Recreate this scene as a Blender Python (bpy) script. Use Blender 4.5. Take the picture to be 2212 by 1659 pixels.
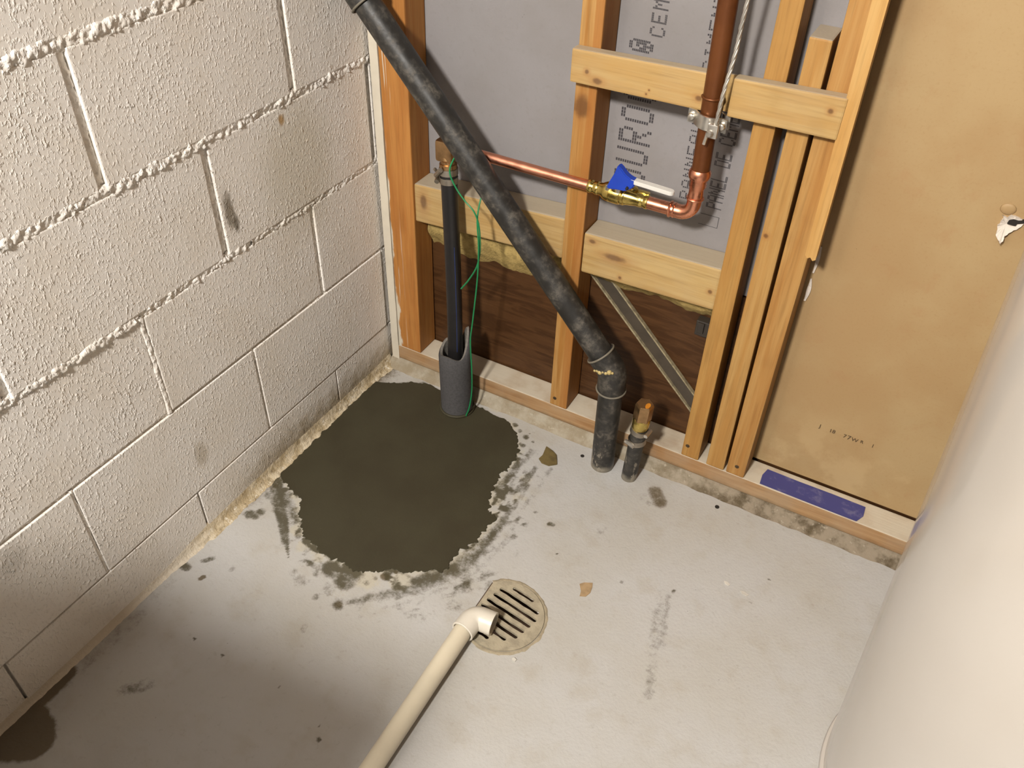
import bpy, bmesh, math, random
import numpy as np
from mathutils import Vector, Matrix, noise as mnoise

random.seed(7)
np.random.seed(7)
SC = bpy.context.scene
COL = SC.collection
for o in list(bpy.data.objects):
    bpy.data.objects.remove(o)

# ------------------------------------------------------------------ camera, light, exposure
cam = bpy.data.cameras.new('camera')
cam.sensor_width = 36.0
cam.lens = 1848.27 / 2212 * 36.0
cam.clip_start = 0.02
camo = bpy.data.objects.new('camera', cam)
COL.objects.link(camo)
RT = Vector((0.87497, 0.48320915, 0.03060105))
UP = Vector((-0.33754721, 0.56346059, 0.75403849))
FW = Vector((-0.34711581, 0.67009035, -0.65611701))
camo.matrix_world = Matrix(((RT.x, UP.x, -FW.x, 0.98860827), (RT.y, UP.y, -FW.y, -1.27097509),
                            (RT.z, UP.z, -FW.z, 1.32077145), (0, 0, 0, 1)))
SC.camera = camo

SC.view_settings.view_transform = 'Standard'
SC.view_settings.look = 'None'
SC.view_settings.exposure = 0.0
SC.view_settings.gamma = 1.0
SC.view_settings.use_curve_mapping = False

world = bpy.data.worlds.new('world')
SC.world = world
world.use_nodes = True
world.node_tree.nodes['Background'].inputs[0].default_value = (1.0, 0.93, 0.84, 1)
world.node_tree.nodes['Background'].inputs[1].default_value = 0.02

bulb = bpy.data.lights.new('ceiling_bulb', 'POINT')
bulb.energy = 490
bulb.color = (1.0, 0.955, 0.895)
bulb.shadow_soft_size = 0.12
bulbo = bpy.data.objects.new('ceiling_bulb', bulb)
bulbo.location = (0.57, -2.5, 2.36)
COL.objects.link(bulbo)


# ------------------------------------------------------------------ helpers: colour, nodes
def lin1(r, g, b):
    def f(c):
        c /= 255.0
        return c / 12.92 if c <= 0.04045 else ((c + 0.055) / 1.055) ** 2.4
    return (f(r), f(g), f(b), 1.0)


def lin(r, g, b, k=0.68):
    c = lin1(r, g, b)
    return (c[0] * k, c[1] * k, c[2] * k, 1.0)


class M:
    """Small node-graph writer for one material."""
    def __init__(s, name, rough=0.6, metal=0.0, spec=0.5):
        s.m = bpy.data.materials.new(name)
        s.m.use_nodes = True
        s.nt = s.m.node_tree
        s.b = s.nt.nodes['Principled BSDF']
        s.b.inputs['Roughness'].default_value = rough
        s.b.inputs['Metallic'].default_value = metal
        s.b.inputs['Specular IOR Level'].default_value = spec
        s.pos = s.node('ShaderNodeTexCoord').outputs['Object']

    def node(s, t, **kw):
        n = s.nt.nodes.new(t)
        for k, v in kw.items():
            setattr(n, k, v)
        return n

    def link(s, a, b):
        s.nt.links.new(a, b)

    def put(s, sock, v):
        if isinstance(v, bpy.types.NodeSocket):
            s.link(v, sock)
        else:
            sock.default_value = v

    def mapped(s, scale=(1, 1, 1), loc=(0, 0, 0), rot=(0, 0, 0)):
        n = s.node('ShaderNodeMapping')
        n.inputs['Scale'].default_value = scale
        n.inputs['Location'].default_value = loc
        n.inputs['Rotation'].default_value = rot
        s.link(s.pos, n.inputs['Vector'])
        return n.outputs[0]

    def noise(s, scale, detail=4, rough=0.55, vec=None, dist=0.0):
        n = s.node('ShaderNodeTexNoise')
        n.inputs['Scale'].default_value = scale
        n.inputs['Detail'].default_value = detail
        n.inputs['Roughness'].default_value = rough
        n.inputs['Distortion'].default_value = dist
        s.link(vec if vec is not None else s.pos, n.inputs['Vector'])
        return n.outputs['Fac']

    def voro(s, scale, vec=None, out='Distance'):
        n = s.node('ShaderNodeTexVoronoi')
        n.inputs['Scale'].default_value = scale
        s.link(vec if vec is not None else s.pos, n.inputs['Vector'])
        return n.outputs[out]

    def math(s, op, a, b=0.0, clamp=False):
        n = s.node('ShaderNodeMath', operation=op, use_clamp=clamp)
        s.put(n.inputs[0], a)
        s.put(n.inputs[1], b)
        return n.outputs[0]

    def ramp(s, v, lo, hi, a=0.0, b=1.0):
        n = s.node('ShaderNodeMapRange', interpolation_type='SMOOTHSTEP')
        s.put(n.inputs['Value'], v)
        n.inputs['From Min'].default_value = lo
        n.inputs['From Max'].default_value = hi
        n.inputs['To Min'].default_value = a
        n.inputs['To Max'].default_value = b
        return n.outputs[0]

    def mix(s, f, a, b):
        n = s.node('ShaderNodeMix', data_type='RGBA')
        s.put(n.inputs[0], f)
        s.put(n.inputs[6], a)
        s.put(n.inputs[7], b)
        return n.outputs[2]

    def color(s, v):
        s.put(s.b.inputs['Base Color'], v)

    def rough(s, v):
        s.put(s.b.inputs['Roughness'], v)

    def bump(s, h, dist, strength=1.0):
        n = s.node('ShaderNodeBump')
        n.inputs['Distance'].default_value = dist
        n.inputs['Strength'].default_value = strength
        s.link(h, n.inputs['Height'])
        if s.b.inputs['Normal'].is_linked:
            s.link(s.b.inputs['Normal'].links[0].from_socket, n.inputs['Normal'])
        s.link(n.outputs[0], s.b.inputs['Normal'])

    def spot(s, p, r, edge=0.35, warp=None, wamp=0.0, squash=(1, 1, 1)):
        """1 inside a blob round p, 0 outside."""
        n = s.node('ShaderNodeVectorMath', operation='SUBTRACT')
        s.link(s.pos, n.inputs[0])
        n.inputs[1].default_value = p
        m = s.node('ShaderNodeVectorMath', operation='MULTIPLY')
        s.link(n.outputs[0], m.inputs[0])
        m.inputs[1].default_value = squash
        l = s.node('ShaderNodeVectorMath', operation='LENGTH')
        s.link(m.outputs[0], l.inputs[0])
        d = l.outputs['Value']
        if warp is not None:
            d = s.math('ADD', d, s.math('MULTIPLY', s.math('SUBTRACT', warp, 0.5), wamp))
        return s.ramp(d, r * (1 - edge), r * (1 + edge), 1.0, 0.0)

    def sep(s):
        n = s.node('ShaderNodeSeparateXYZ')
        s.link(s.pos, n.inputs[0])
        return n.outputs


# ------------------------------------------------------------------ helpers: objects
def link(name, me, mats, parent=None, smooth=False):
    if mats is not None:
        for m in (mats if isinstance(mats, (list, tuple)) else [mats]):
            me.materials.append(m.m if isinstance(m, M) else m)
    if smooth:
        me.polygons.foreach_set('use_smooth', [True] * len(me.polygons))
    o = bpy.data.objects.new(name, me)
    COL.objects.link(o)
    if parent is not None:
        o.parent = parent
        o.matrix_parent_inverse = pmw(parent).inverted()
    return o


def pmw(o):
    m = Matrix.Translation(o.location) if o.type == 'EMPTY' else Matrix.Identity(4)
    return m


def obj(name, bm, mats, parent=None, smooth=False, autos=None):
    bmesh.ops.recalc_face_normals(bm, faces=bm.faces)
    me = bpy.data.meshes.new(name)
    bm.to_mesh(me)
    bm.free()
    o = link(name, me, mats, parent, smooth)
    if autos:
        sharp_by_angle(me, autos)
    return o


def sharp_by_angle(me, deg):
    me.polygons.foreach_set('use_smooth', [True] * len(me.polygons))
    bm = bmesh.new()
    bm.from_mesh(me)
    for e in bm.edges:
        if len(e.link_faces) == 2:
            e.smooth = e.calc_face_angle(0) < math.radians(deg)
    bm.to_mesh(me)
    bm.free()


def pyobj(name, v, f, mats, parent=None, smooth=False):
    me = bpy.data.meshes.new(name)
    me.from_pydata([tuple(p) for p in v], [], [tuple(q) for q in f])
    me.update()
    return link(name, me, mats, parent, smooth)


def thing(name, label, cat, loc, group=None):
    o = bpy.data.objects.new(name, None)
    o.empty_display_size = 0.03
    COL.objects.link(o)
    o.location = loc
    tag(o, label, cat, group)
    return o


def tag(o, label, cat, group=None):
    o['label'] = label
    o['category'] = cat
    if group:
        o['group'] = group
    return o


def struct(o, label=None):
    o['kind'] = 'structure'
    if label:
        o['label'] = label
    return o


def add_box(bm, c, s, bev=0.0, rot=None, seg=2):
    g = bmesh.ops.create_cube(bm, size=1.0)
    vs = g['verts']
    for v in vs:
        v.co = Vector((v.co.x * s[0], v.co.y * s[1], v.co.z * s[2]))
    if bev > 0:
        es = list({e for v in vs for e in v.link_edges})
        r = bmesh.ops.bevel(bm, geom=es, offset=bev, segments=seg, affect='EDGES', profile=0.6)
        vs = list({v for f in r['faces'] for v in f.verts} | {v for v in vs if v.is_valid})
    for v in vs:
        p = v.co
        if rot is not None:
            p = rot @ p
        v.co = p + Vector(c)
    return vs


def box8(bm, pts, bev=0.0, seg=2):
    """hexahedron from 8 corners: 4 bottom (ccw) then 4 top"""
    vs = [bm.verts.new(p) for p in pts]
    for q in ((3, 2, 1, 0), (4, 5, 6, 7), (0, 1, 5, 4), (1, 2, 6, 5), (2, 3, 7, 6), (3, 0, 4, 7)):
        bm.faces.new([vs[i] for i in q])
    if bev:
        es = list({e for v in vs for e in v.link_edges})
        bmesh.ops.bevel(bm, geom=es, offset=bev, segments=seg, affect='EDGES', profile=0.6)


def frame(d):
    d = Vector(d).normalized()
    a = Vector((0, 0, 1)) if abs(d.z) < 0.9 else Vector((0, 1, 0))
    u = d.cross(a).normalized()
    return u, d.cross(u).normalized()


def add_tube(bm, pts, r, n=24, caps=True, ang0=0.0):
    """tube along a polyline; r a number or one radius per point; parallel-transported rings"""
    pts = [Vector(p) for p in pts]
    rs = r if isinstance(r, (list, tuple)) else [r] * len(pts)
    u = None
    rings = []
    for i, p in enumerate(pts):
        if i == 0:
            d = pts[1] - p
        elif i == len(pts) - 1:
            d = p - pts[i - 1]
        else:
            d = (pts[i + 1] - p).normalized() + (p - pts[i - 1]).normalized()
        d.normalize()
        if u is None:
            u, w = frame(d)
        else:
            u = (u - d * u.dot(d)).normalized()
            w = d.cross(u).normalized()
        rings.append([bm.verts.new(p + (u * math.cos(ang0 + 2 * math.pi * k / n) + w * math.sin(ang0 + 2 * math.pi * k / n)) * rs[i])
                      for k in range(n)])
    for a, b in zip(rings, rings[1:]):
        for k in range(n):
            bm.faces.new((a[k], a[(k + 1) % n], b[(k + 1) % n], b[k]))
    if caps:
        bm.faces.new(rings[0][::-1])
        bm.faces.new(rings[-1])
    return rings


def add_lathe(bm, p0, d, prof, n=32, caps=True, ang0=0.0):
    """prof: list of (distance along d, radius)"""
    p0 = Vector(p0)
    d = Vector(d).normalized()
    u, w = frame(d)
    rings = [[bm.verts.new(p0 + d * t + (u * math.cos(ang0 + 2 * math.pi * k / n) + w * math.sin(ang0 + 2 * math.pi * k / n)) * r)
              for k in range(n)] for t, r in prof]
    for a, b in zip(rings, rings[1:]):
        for k in range(n):
            bm.faces.new((a[k], a[(k + 1) % n], b[(k + 1) % n], b[k]))
    if caps:
        bm.faces.new(rings[0][::-1])
        bm.faces.new(rings[-1])


def add_torus(bm, c, d, R, r, n=32, m=8, a0=0.0, a1=2 * math.pi):
    c = Vector(c)
    d = Vector(d).normalized()
    u, w = frame(d)
    full = abs(a1 - a0 - 2 * math.pi) < 1e-6
    rings = []
    for i in range(n if full else n + 1):
        a = a0 + (a1 - a0) * i / n
        e = u * math.cos(a) + w * math.sin(a)
        rings.append([bm.verts.new(c + e * (R + r * math.cos(2 * math.pi * j / m)) + d * r * math.sin(2 * math.pi * j / m)) for j in range(m)])
    k = len(rings)
    for i in range(k if full else k - 1):
        a, b = rings[i], rings[(i + 1) % k]
        for j in range(m):
            bm.faces.new((a[j], a[(j + 1) % m], b[(j + 1) % m], b[j]))
    if not full:
        bm.faces.new(rings[0][::-1])
        bm.faces.new(rings[-1])


def spline(pts, sub=8):
    """Catmull-Rom through pts"""
    P = [Vector(p) for p in pts]
    P = [P[0] * 2 - P[1]] + P + [P[-1] * 2 - P[-2]]
    out = []
    for i in range(1, len(P) - 2):
        for k in range(sub):
            t = k / sub
            a, b, c, d = P[i - 1], P[i], P[i + 1], P[i + 2]
            out.append(0.5 * ((2 * b) + (c - a) * t + (2 * a - 5 * b + 4 * c - d) * t * t + (3 * b - a - 3 * c + d) * t ** 3))
    out.append(P[-2])
    return out


def arc_path(p0, corner, p1, rad, n=10):
    """p0 -> rounded corner -> p1"""
    p0, c, p1 = Vector(p0), Vector(corner), Vector(p1)
    a = (p0 - c).normalized()
    b = (p1 - c).normalized()
    th = a.angle(b)
    t = rad / math.tan(th / 2)
    s, e = c + a * t, c + b * t
    o = c + (a + b).normalized() * (rad / math.sin(th / 2))
    out = [p0]
    v0, v1 = s - o, e - o
    phi = v0.angle(v1)
    for i in range(n + 1):
        k = i / n
        out.append(o + (v0 * math.sin((1 - k) * phi) + v1 * math.sin(k * phi)) / math.sin(phi))
    out.append(p1)
    return out


_tab = np.random.RandomState(3).rand(256, 256)


def vn(x, y, seed=0):
    """value noise, arrays in lattice units, 0..1"""
    x = np.asarray(x, float) + seed * 17.31
    y = np.asarray(y, float) + seed * 9.77
    xi, yi = np.floor(x).astype(int), np.floor(y).astype(int)
    fx, fy = x - xi, y - yi
    fx, fy = fx * fx * (3 - 2 * fx), fy * fy * (3 - 2 * fy)
    t = _tab
    a = t[xi % 256, yi % 256] * (1 - fx) + t[(xi + 1) % 256, yi % 256] * fx
    b = t[xi % 256, (yi + 1) % 256] * (1 - fx) + t[(xi + 1) % 256, (yi + 1) % 256] * fx
    return a * (1 - fy) + b * fy


def fbm(x, y, s, oct=4, seed=0):
    o, a, n = 0, 0.5, 0
    for k in range(oct):
        o = o + a * vn(np.asarray(x) * s, np.asarray(y) * s, seed + k)
        n += a
        a *= 0.5
        s *= 2
    return o / n


def grid_faces(nu, nv, skip=None):
    f = []
    for i in range(nu - 1):
        for j in range(nv - 1):
            if skip is None or not skip[i, j]:
                f.append((i * nv + j, (i + 1) * nv + j, (i + 1) * nv + j + 1, i * nv + j + 1))
    return f


# photo pixel -> place on the floor (used once, to lay stains out in floor metres)
CP = Vector((0.98860827, -1.27097509, 1.32077145))


def px_floor(u, v, z=0.0):
    d = RT * ((u - 1106) / 1848.27) - UP * ((v - 829.5) / 1848.27) + FW
    t = (z - CP.z) / d.z
    return (CP.x + d.x * t, CP.y + d.y * t)


def px_wall(u, v, y):
    d = RT * ((u - 1106) / 1848.27) - UP * ((v - 829.5) / 1848.27) + FW
    t = (y - CP.y) / d.y
    return (CP.x + d.x * t, CP.z + d.z * t)


# ------------------------------------------------------------------ materials
def wall_paint():
    m = M('block_paint', rough=0.6, spec=0.35)
    n1 = m.noise(9, 3)
    n2 = m.noise(60, 4)
    c = m.mix(m.ramp(n1, 0.35, 0.7), lin1(234, 229, 222), lin1(229, 222, 212))
    c = m.mix(m.ramp(n2, 0.62, 0.8, 0, 0.25), c, lin1(196, 182, 158))
    x, y, z = m.sep()
    w = m.noise(40, 5)
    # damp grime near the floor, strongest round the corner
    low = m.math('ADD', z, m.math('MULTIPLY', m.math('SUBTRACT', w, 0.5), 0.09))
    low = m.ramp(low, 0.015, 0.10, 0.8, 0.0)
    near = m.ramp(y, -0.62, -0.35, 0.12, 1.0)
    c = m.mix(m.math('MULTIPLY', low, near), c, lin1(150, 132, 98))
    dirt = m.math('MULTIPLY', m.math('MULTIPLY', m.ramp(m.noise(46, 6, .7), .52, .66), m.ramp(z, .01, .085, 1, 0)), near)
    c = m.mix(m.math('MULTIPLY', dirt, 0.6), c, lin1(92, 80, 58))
    for p, r, sq, col, k in (((0, -0.245, 0.70), 0.0065, (1, 1, .7), (170, 128, 70), .9),
                             ((0, -0.395, 0.60), 0.010, (1, 1, .3), (110, 98, 78), .8),
                             ((0, -0.385, 0.572), 0.006, (1, 1, .4), (90, 80, 62), .8),
                             ((0, -0.22, 0.60), 0.09, (1, 1, .8), (176, 164, 130), .35),
                             ((0, -0.575, 0.19), 0.014, (1, 1, .5), (150, 130, 90), .4),
                             ((0, -0.93, 0.28), 0.022, (1, 1, 1), (110, 98, 78), .22)):
        c = m.mix(m.math('MULTIPLY', m.spot(p, r, .5, m.noise(120, 3), r * .9, sq), k), c, lin1(*col))
    m.color(c)
    v = m.mapped((1, 1, 0.62))
    b = m.math('ADD', m.ramp(m.noise(230, 2, vec=v), .5, .8), m.math('MULTIPLY', m.ramp(m.noise(120, 2, vec=v), .56, .8), .8))
    b = m.math('MULTIPLY', b, m.ramp(m.noise(8, 3), .34, .7, .35, 1.1))
    m.bump(b, 0.0026, 0.7)
    return m


def cove_mat():
    m = M('dirty_mortar_fillet', rough=.8, spec=.2)
    x, y, z = m.sep()
    near = m.ramp(y, -.70, -.58, 0, 1)
    n = m.noise(38, 6, .7)
    c = m.mix(m.ramp(n, .38, .62), lin1(204, 190, 164), lin1(172, 154, 122))
    c = m.mix(m.ramp(m.noise(75, 5, .7), .56, .68, 0, .6), c, lin1(110, 96, 68))
    c = m.mix(m.ramp(m.noise(100, 4), .60, .68, 0, .8), c, lin1(220, 212, 196))
    c = m.mix(near, lin1(205, 194, 176), c)
    m.color(c)
    m.bump(m.noise(130, 5, .65), .004, .8)
    return m


def pine(name, a, b, axis='z', dark=None, seed=0.0, rough=0.62, knots=(), grey=0.0, paint=False):
    """softwood: grain stretched along the board's long axis"""
    m = M(name, rough=rough, spec=0.3)
    sc = {'z': (1, 1, 0.045), 'x': (0.045, 1, 1)}[axis]
    off = (seed * 3.1, seed * 1.7, seed * 2.3)
    v = m.mapped(sc, off)
    g = m.noise(70, 4, vec=v, dist=0.6)
    g2 = m.noise(240, 3, vec=v)
    c = m.mix(m.ramp(g, 0.32, 0.68), lin(*a), lin(*b))
    c = m.mix(m.ramp(g2, 0.45, 0.75, 0, 0.35), c, lin(*(dark or tuple(int(q * .74) for q in b))))
    bl = m.noise(9, 3)
    c = m.mix(m.ramp(bl, 0.5, 0.75, 0, 0.35), c, lin(*tuple(int(q * .85) for q in b)))
    for p, r, sq in knots:
        s1 = m.spot(p, r * 1.5, .6, m.noise(60, 2), r * .8, sq)
        c = m.mix(m.math('MULTIPLY', s1, .4), c, lin(170, 112, 58))
        c = m.mix(m.math('MULTIPLY', m.spot(p, r * .75, .5, m.noise(90, 2), r * .5, sq), .75), c, lin(98, 62, 32))
    if grey:
        c = m.mix(m.math('MULTIPLY', m.ramp(m.noise(14, 4), .3, .7), grey), c, lin(186, 170, 145))
    if paint:
        x, y, z = m.sep()
        w = m.math('ADD', x, m.math('MULTIPLY', m.math('SUBTRACT', m.noise(28, 4, vec=m.mapped((1, 1, .35))), .5), 0.05))
        low = m.ramp(z, 0.02, 0.65, 0.006, -0.006)
        e = m.ramp(m.math('SUBTRACT', w, low), 0.026, 0.031, 1, 0)
        streak = m.math('MULTIPLY', m.ramp(m.noise(160, 3, vec=m.mapped((1, 1, .03))), .60, .68), m.ramp(x, .04, .062, .8, 0))
        c = m.mix(m.math('MAXIMUM', e, streak), c, lin(226, 216, 196))
    m.color(c)
    m.bump(g2, 0.0006, 0.5)
    return m


def simple(name, col, rough=.5, metal=0., nscale=40, namp=.25, dark=.7, bump=0.0, spec=.5):
    m = M(name, rough=rough, metal=metal, spec=spec)
    n = m.noise(nscale, 4)
    m.color(m.mix(m.ramp(n, .35, .75, 0, namp * 2), lin(*col), lin(*tuple(int(q * dark) for q in col))))
    if bump:
        m.bump(m.noise(nscale * 4, 3), bump, 0.6)
    return m


def copper(name, col, rough, tarnish=.3):
    m = M(name, rough=rough, metal=1.0)
    n = m.noise(30, 4)
    c = m.mix(m.ramp(n, .4, .7, 0, tarnish), lin1(*col), lin1(*tuple(int(q * .62) for q in col)))
    m.color(c)
    m.rough(m.ramp(m.noise(50, 3), .3, .7, rough * .8, rough * 1.3))
    return m


def abs_black(name, dusty=.5):
    m = M(name, rough=.5, spec=.45)
    v = m.mapped((1, 1, .5))
    n = m.noise(26, 6, .65)
    n2 = m.noise(90, 5, .7)
    d = m.math('MULTIPLY', m.ramp(n, .42, .68), m.ramp(n2, .35, .65))
    x, y, z = m.sep()
    c = m.mix(m.math('MULTIPLY', d, dusty), lin(45, 43, 40), lin(122, 114, 102))
    # splashes of cement near the floor
    sp = m.math('MULTIPLY', m.ramp(m.noise(55, 5, .6, vec=v), .55, .62), m.ramp(z, .0, .13, 1, .0))
    c = m.mix(m.math('MULTIPLY', sp, .85), c, lin(168, 158, 140))
    ft = m.ramp(m.math('ADD', z, m.math('MULTIPLY', m.noise(60, 3), .02)), .016, .03, .75, 0)
    c = m.mix(ft, c, lin(150, 142, 126))
    wh = m.ramp(m.voro(34), .0, .035, 1, 0)
    c = m.mix(m.math('MULTIPLY', wh, m.ramp(m.noise(5, 2), .5, .6, 0, .7)), c, lin(205, 198, 185))
    m.color(c)
    m.rough(m.ramp(n, .35, .7, .38, .7))
    m.bump(n2, .0004, .6)
    return m


paint = wall_paint()
W_STUD1 = pine('pine_painted_edge', (198, 138, 72), (182, 118, 56), seed=1, paint=True)
W_STUD = pine('pine_stud', (193, 149, 88), (178, 127, 66), seed=2.3)
W_STUD2 = pine('pine_stud_finger_joint', (198, 154, 93), (174, 121, 58), seed=5.1,
               knots=(((.440, 0, .738), .015, (.8, .4, .6)),))
xs_ = W_STUD2.sep()[0]
hw_line = W_STUD2.math('ADD', xs_, W_STUD2.math('MULTIPLY', W_STUD2.math('SUBTRACT', W_STUD2.noise(30, 3, vec=W_STUD2.mapped((1, 1, .08))), .5), .006))
W_STUD2.color(W_STUD2.mix(W_STUD2.math('MULTIPLY', W_STUD2.ramp(hw_line, .4475, .4495), .6), W_STUD2.b.inputs['Base Color'].links[0].from_socket, lin(172, 108, 46)))
W_STUD3 = pine('pine_stud_plain', (190, 145, 80), (179, 130, 66), seed=8.4)
W_STUD4 = pine('pine_stud_short', (195, 153, 91), (183, 135, 72), seed=11.2, knots=(((.785, 0, .60), .005, (1, .4, 1)),))
W_BRACE = pine('pine_brace', (201, 167, 109), (193, 153, 92), axis='x', seed=3.3, grey=.12,
               knots=(((.453, -.022, .806), .0045, (1, .3, 1)), ((.472, -.022, .795), .006, (.6, .3, 1)),
                      ((.560, -.022, .800), .002, (1, .3, 1)), ((.556, -.022, .793), .002, (1, .3, 1)),
                      ((.832, -.022, .830), .0050, (1, .3, 1)), ((.640, -.022, .805), .007, (1, .3, 1.4))))
W_BLOCK = pine('pine_blocking', (205, 174, 117), (191, 154, 95), axis='x', seed=6.6, grey=.15,
               knots=(((.483, .004, .49), .005, (.6, .3, 1)), ((.715, .004, .462), .005, (1, .3, 1)),
                      ((.545, .004, .432), .004, (1, .3, 1)), ((.53, .004, .47), .010, (.4, .3, 1.3)),
                      ((.11, .004, .46), .010, (1, .3, .5)), ((.395, .004, .43), .012, (1, .3, 1))))
W_PLATE = pine('weathered_sole_plate', (188, 150, 106), (168, 124, 80), axis='x', seed=9.9, grey=.35)
W_TRIM = pine('pine_furring', (214, 171, 106), (205, 156, 88), seed=13.0)


def dusty_top(m, k=.75):
    n = m.node('ShaderNodeNewGeometry')
    s = m.node('ShaderNodeSeparateXYZ')
    m.link(n.outputs['Normal'], s.inputs[0])
    base = m.b.inputs['Base Color'].links[0].from_socket
    m.color(m.mix(m.math('MULTIPLY', m.ramp(s.outputs[2], .5, .9), k), base, lin(192, 182, 164)))


dusty_top(W_BLOCK)
dusty_top(W_BRACE, .6)
dusty_top(W_STUD4, .8)


def plate_mat():
    m = W_PLATE
    n = m.node('ShaderNodeNewGeometry')
    s = m.node('ShaderNodeSeparateXYZ')
    m.link(n.outputs['Normal'], s.inputs[0])
    base = m.b.inputs['Base Color'].links[0].from_socket
    up = m.ramp(s.outputs[2], .5, .9)
    dust = m.math('MULTIPLY', up, m.ramp(m.noise(18, 4), .25, .6, .55, .95))
    c = m.mix(dust, base, lin(226, 214, 192))
    x, y, z = m.sep()
    lo = m.ramp(m.math('ADD', z, m.math('MULTIPLY', m.math('SUBTRACT', m.noise(30, 4), .5), .03)), .022, .036, .55, 0)
    c = m.mix(lo, c, lin(128, 108, 80))
    m.color(c)


plate_mat()


def curb_mat():
    m = M('stained_mortar', rough=.85, spec=.2)
    n = m.noise(26, 5, .65)
    n2 = m.noise(110, 4)
    x, y, z = m.sep()
    right = m.ramp(x, .55, .9)
    c = m.mix(m.ramp(n, .35, .65), lin(184, 174, 154), lin(160, 146, 122))
    cr = m.mix(m.ramp(n, .40, .66), lin(158, 144, 124), lin(96, 83, 62))
    c = m.mix(right, c, cr)
    c = m.mix(m.ramp(n2, .6, .72, 0, .5), c, lin(205, 196, 176))
    m.color(c)
    m.bump(n2, .003, .8)
    return m


def board_mat():
    m = M('cement_board_grey', rough=.85, spec=.2)
    n = m.noise(6, 4)
    c = m.mix(m.ramp(n, .35, .7), lin(156, 152, 152), lin(149, 144, 142))
    c = m.mix(m.ramp(m.noise(120, 4), .55, .75, 0, .25), c, lin(140, 134, 130))
    sp = m.ramp(m.voro(38), .0, .05, 1, 0)
    c = m.mix(m.math('MULTIPLY', sp, m.ramp(m.noise(24, 2), .55, .62, 0, .7)), c, lin(92, 86, 84))
    m.color(c)
    m.bump(m.noise(260, 3), .0006, .5)
    return m


def dry_mat():
    m = M('kraft_paper_facing', rough=.55, spec=.3)
    n = m.noise(5, 5, .6)
    c = m.mix(m.ramp(n, .35, .65), lin(188, 160, 116), lin(180, 148, 104))
    c = m.mix(m.ramp(m.noise(17, 5, .65), .56, .72, 0, .35), c, lin(176, 136, 94))
    c = m.mix(m.ramp(m.noise(220, 3), .5, .8, 0, .25), c, lin(160, 124, 78))
    x, y, z = m.sep()
    low = m.math('MULTIPLY', m.ramp(z, .06, .30, 1, 0), m.ramp(m.noise(11, 5, .6), .44, .56))
    c = m.mix(m.math('MULTIPLY', low, .55), c, lin(206, 178, 132))
    sp = m.ramp(m.voro(24), .0, .045, 1, 0)
    c = m.mix(m.math('MULTIPLY', sp, m.ramp(m.noise(15, 2), .52, .6, 0, .8)), c, lin(98, 70, 42))
    m.color(c)
    m.bump(m.noise(14, 3), .004, .35)
    return m


def panel_mat():
    m = M('dark_stained_plywood', rough=.5, spec=.3)
    v = m.mapped((.25, 1, 1.3))
    g = m.noise(22, 4, vec=v, dist=2.2)
    g2 = m.noise(160, 3, vec=m.mapped((.06, 1, 1)))
    c = m.mix(m.ramp(g, .42, .58), lin(86, 56, 30), lin(70, 43, 20))
    c = m.mix(m.ramp(g2, .5, .75, 0, .5), c, lin(104, 70, 40))
    m.color(c)
    return m


def floor_mat():
    m = M('painted_concrete_floor', rough=.5, spec=.3)
    a = m.node('ShaderNodeAttribute', attribute_name='stain')
    s = m.node('ShaderNodeSeparateColor')
    m.link(a.outputs['Color'], s.inputs[0])
    wet, brown, chalk = s.outputs[0], s.outputs[1], s.outputs[2]
    n = m.noise(4, 4)
    c = m.mix(m.ramp(n, .35, .7), lin(205, 203, 200), lin(199, 195, 187))
    c = m.mix(m.ramp(m.noise(15, 5, .6), .5, .72, 0, .35), c, lin(182, 172, 152))
    n2 = m.noise(75, 5, .65)
    c = m.mix(m.ramp(n2, .57, .72, 0, .22), c, lin(160, 150, 132))
    f = m.noise(62, 6, .72)
    f2 = m.noise(240, 3, .6)
    nz = m.math('SUBTRACT', m.math('ADD', m.math('MULTIPLY', f, .8), m.math('MULTIPLY', f2, .2)), .5)
    ch = m.ramp(m.math('ADD', chalk, m.math('MULTIPLY', nz, .9)), .35, .6)
    c = m.mix(m.math('MULTIPLY', ch, .8), c, lin(206, 198, 178))
    br = m.ramp(m.math('ADD', brown, m.math('MULTIPLY', nz, .8)), .3, .7)
    c = m.mix(m.math('MULTIPLY', br, .85), c, lin(96, 78, 44))
    we = m.ramp(m.math('ADD', wet, m.math('MULTIPLY', nz, 1.6)), .26, .90)
    c = m.mix(m.math('MULTIPLY', we, .92), c, lin(84, 77, 55))
    sp = m.ramp(m.voro(26), .0, .035, 1, 0)
    c = m.mix(m.math('MULTIPLY', sp, m.ramp(m.noise(9, 2), .5, .6, 0, .75)), c, lin(84, 76, 64))
    m.color(c)
    m.rough(m.ramp(n2, .3, .7, .42, .62))
    m.bump(m.noise(190, 4, .6), .0016, .45)
    m.bump(m.noise(30, 3), .003, .3)
    return m


def wetcrete():
    m = M('fresh_concrete', rough=.62, spec=.3)
    n = m.noise(8, 4)
    c = m.mix(m.ramp(n, .35, .7), lin(72, 67, 49), lin(66, 60, 43))
    c = m.mix(m.ramp(m.noise(420, 2), .6, .8, 0, .2), c, lin(104, 96, 74))
    m.color(c)
    m.bump(m.noise(300, 3), .0006, .4)
    m.bump(m.noise(14, 3), .003, .25)
    return m


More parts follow.
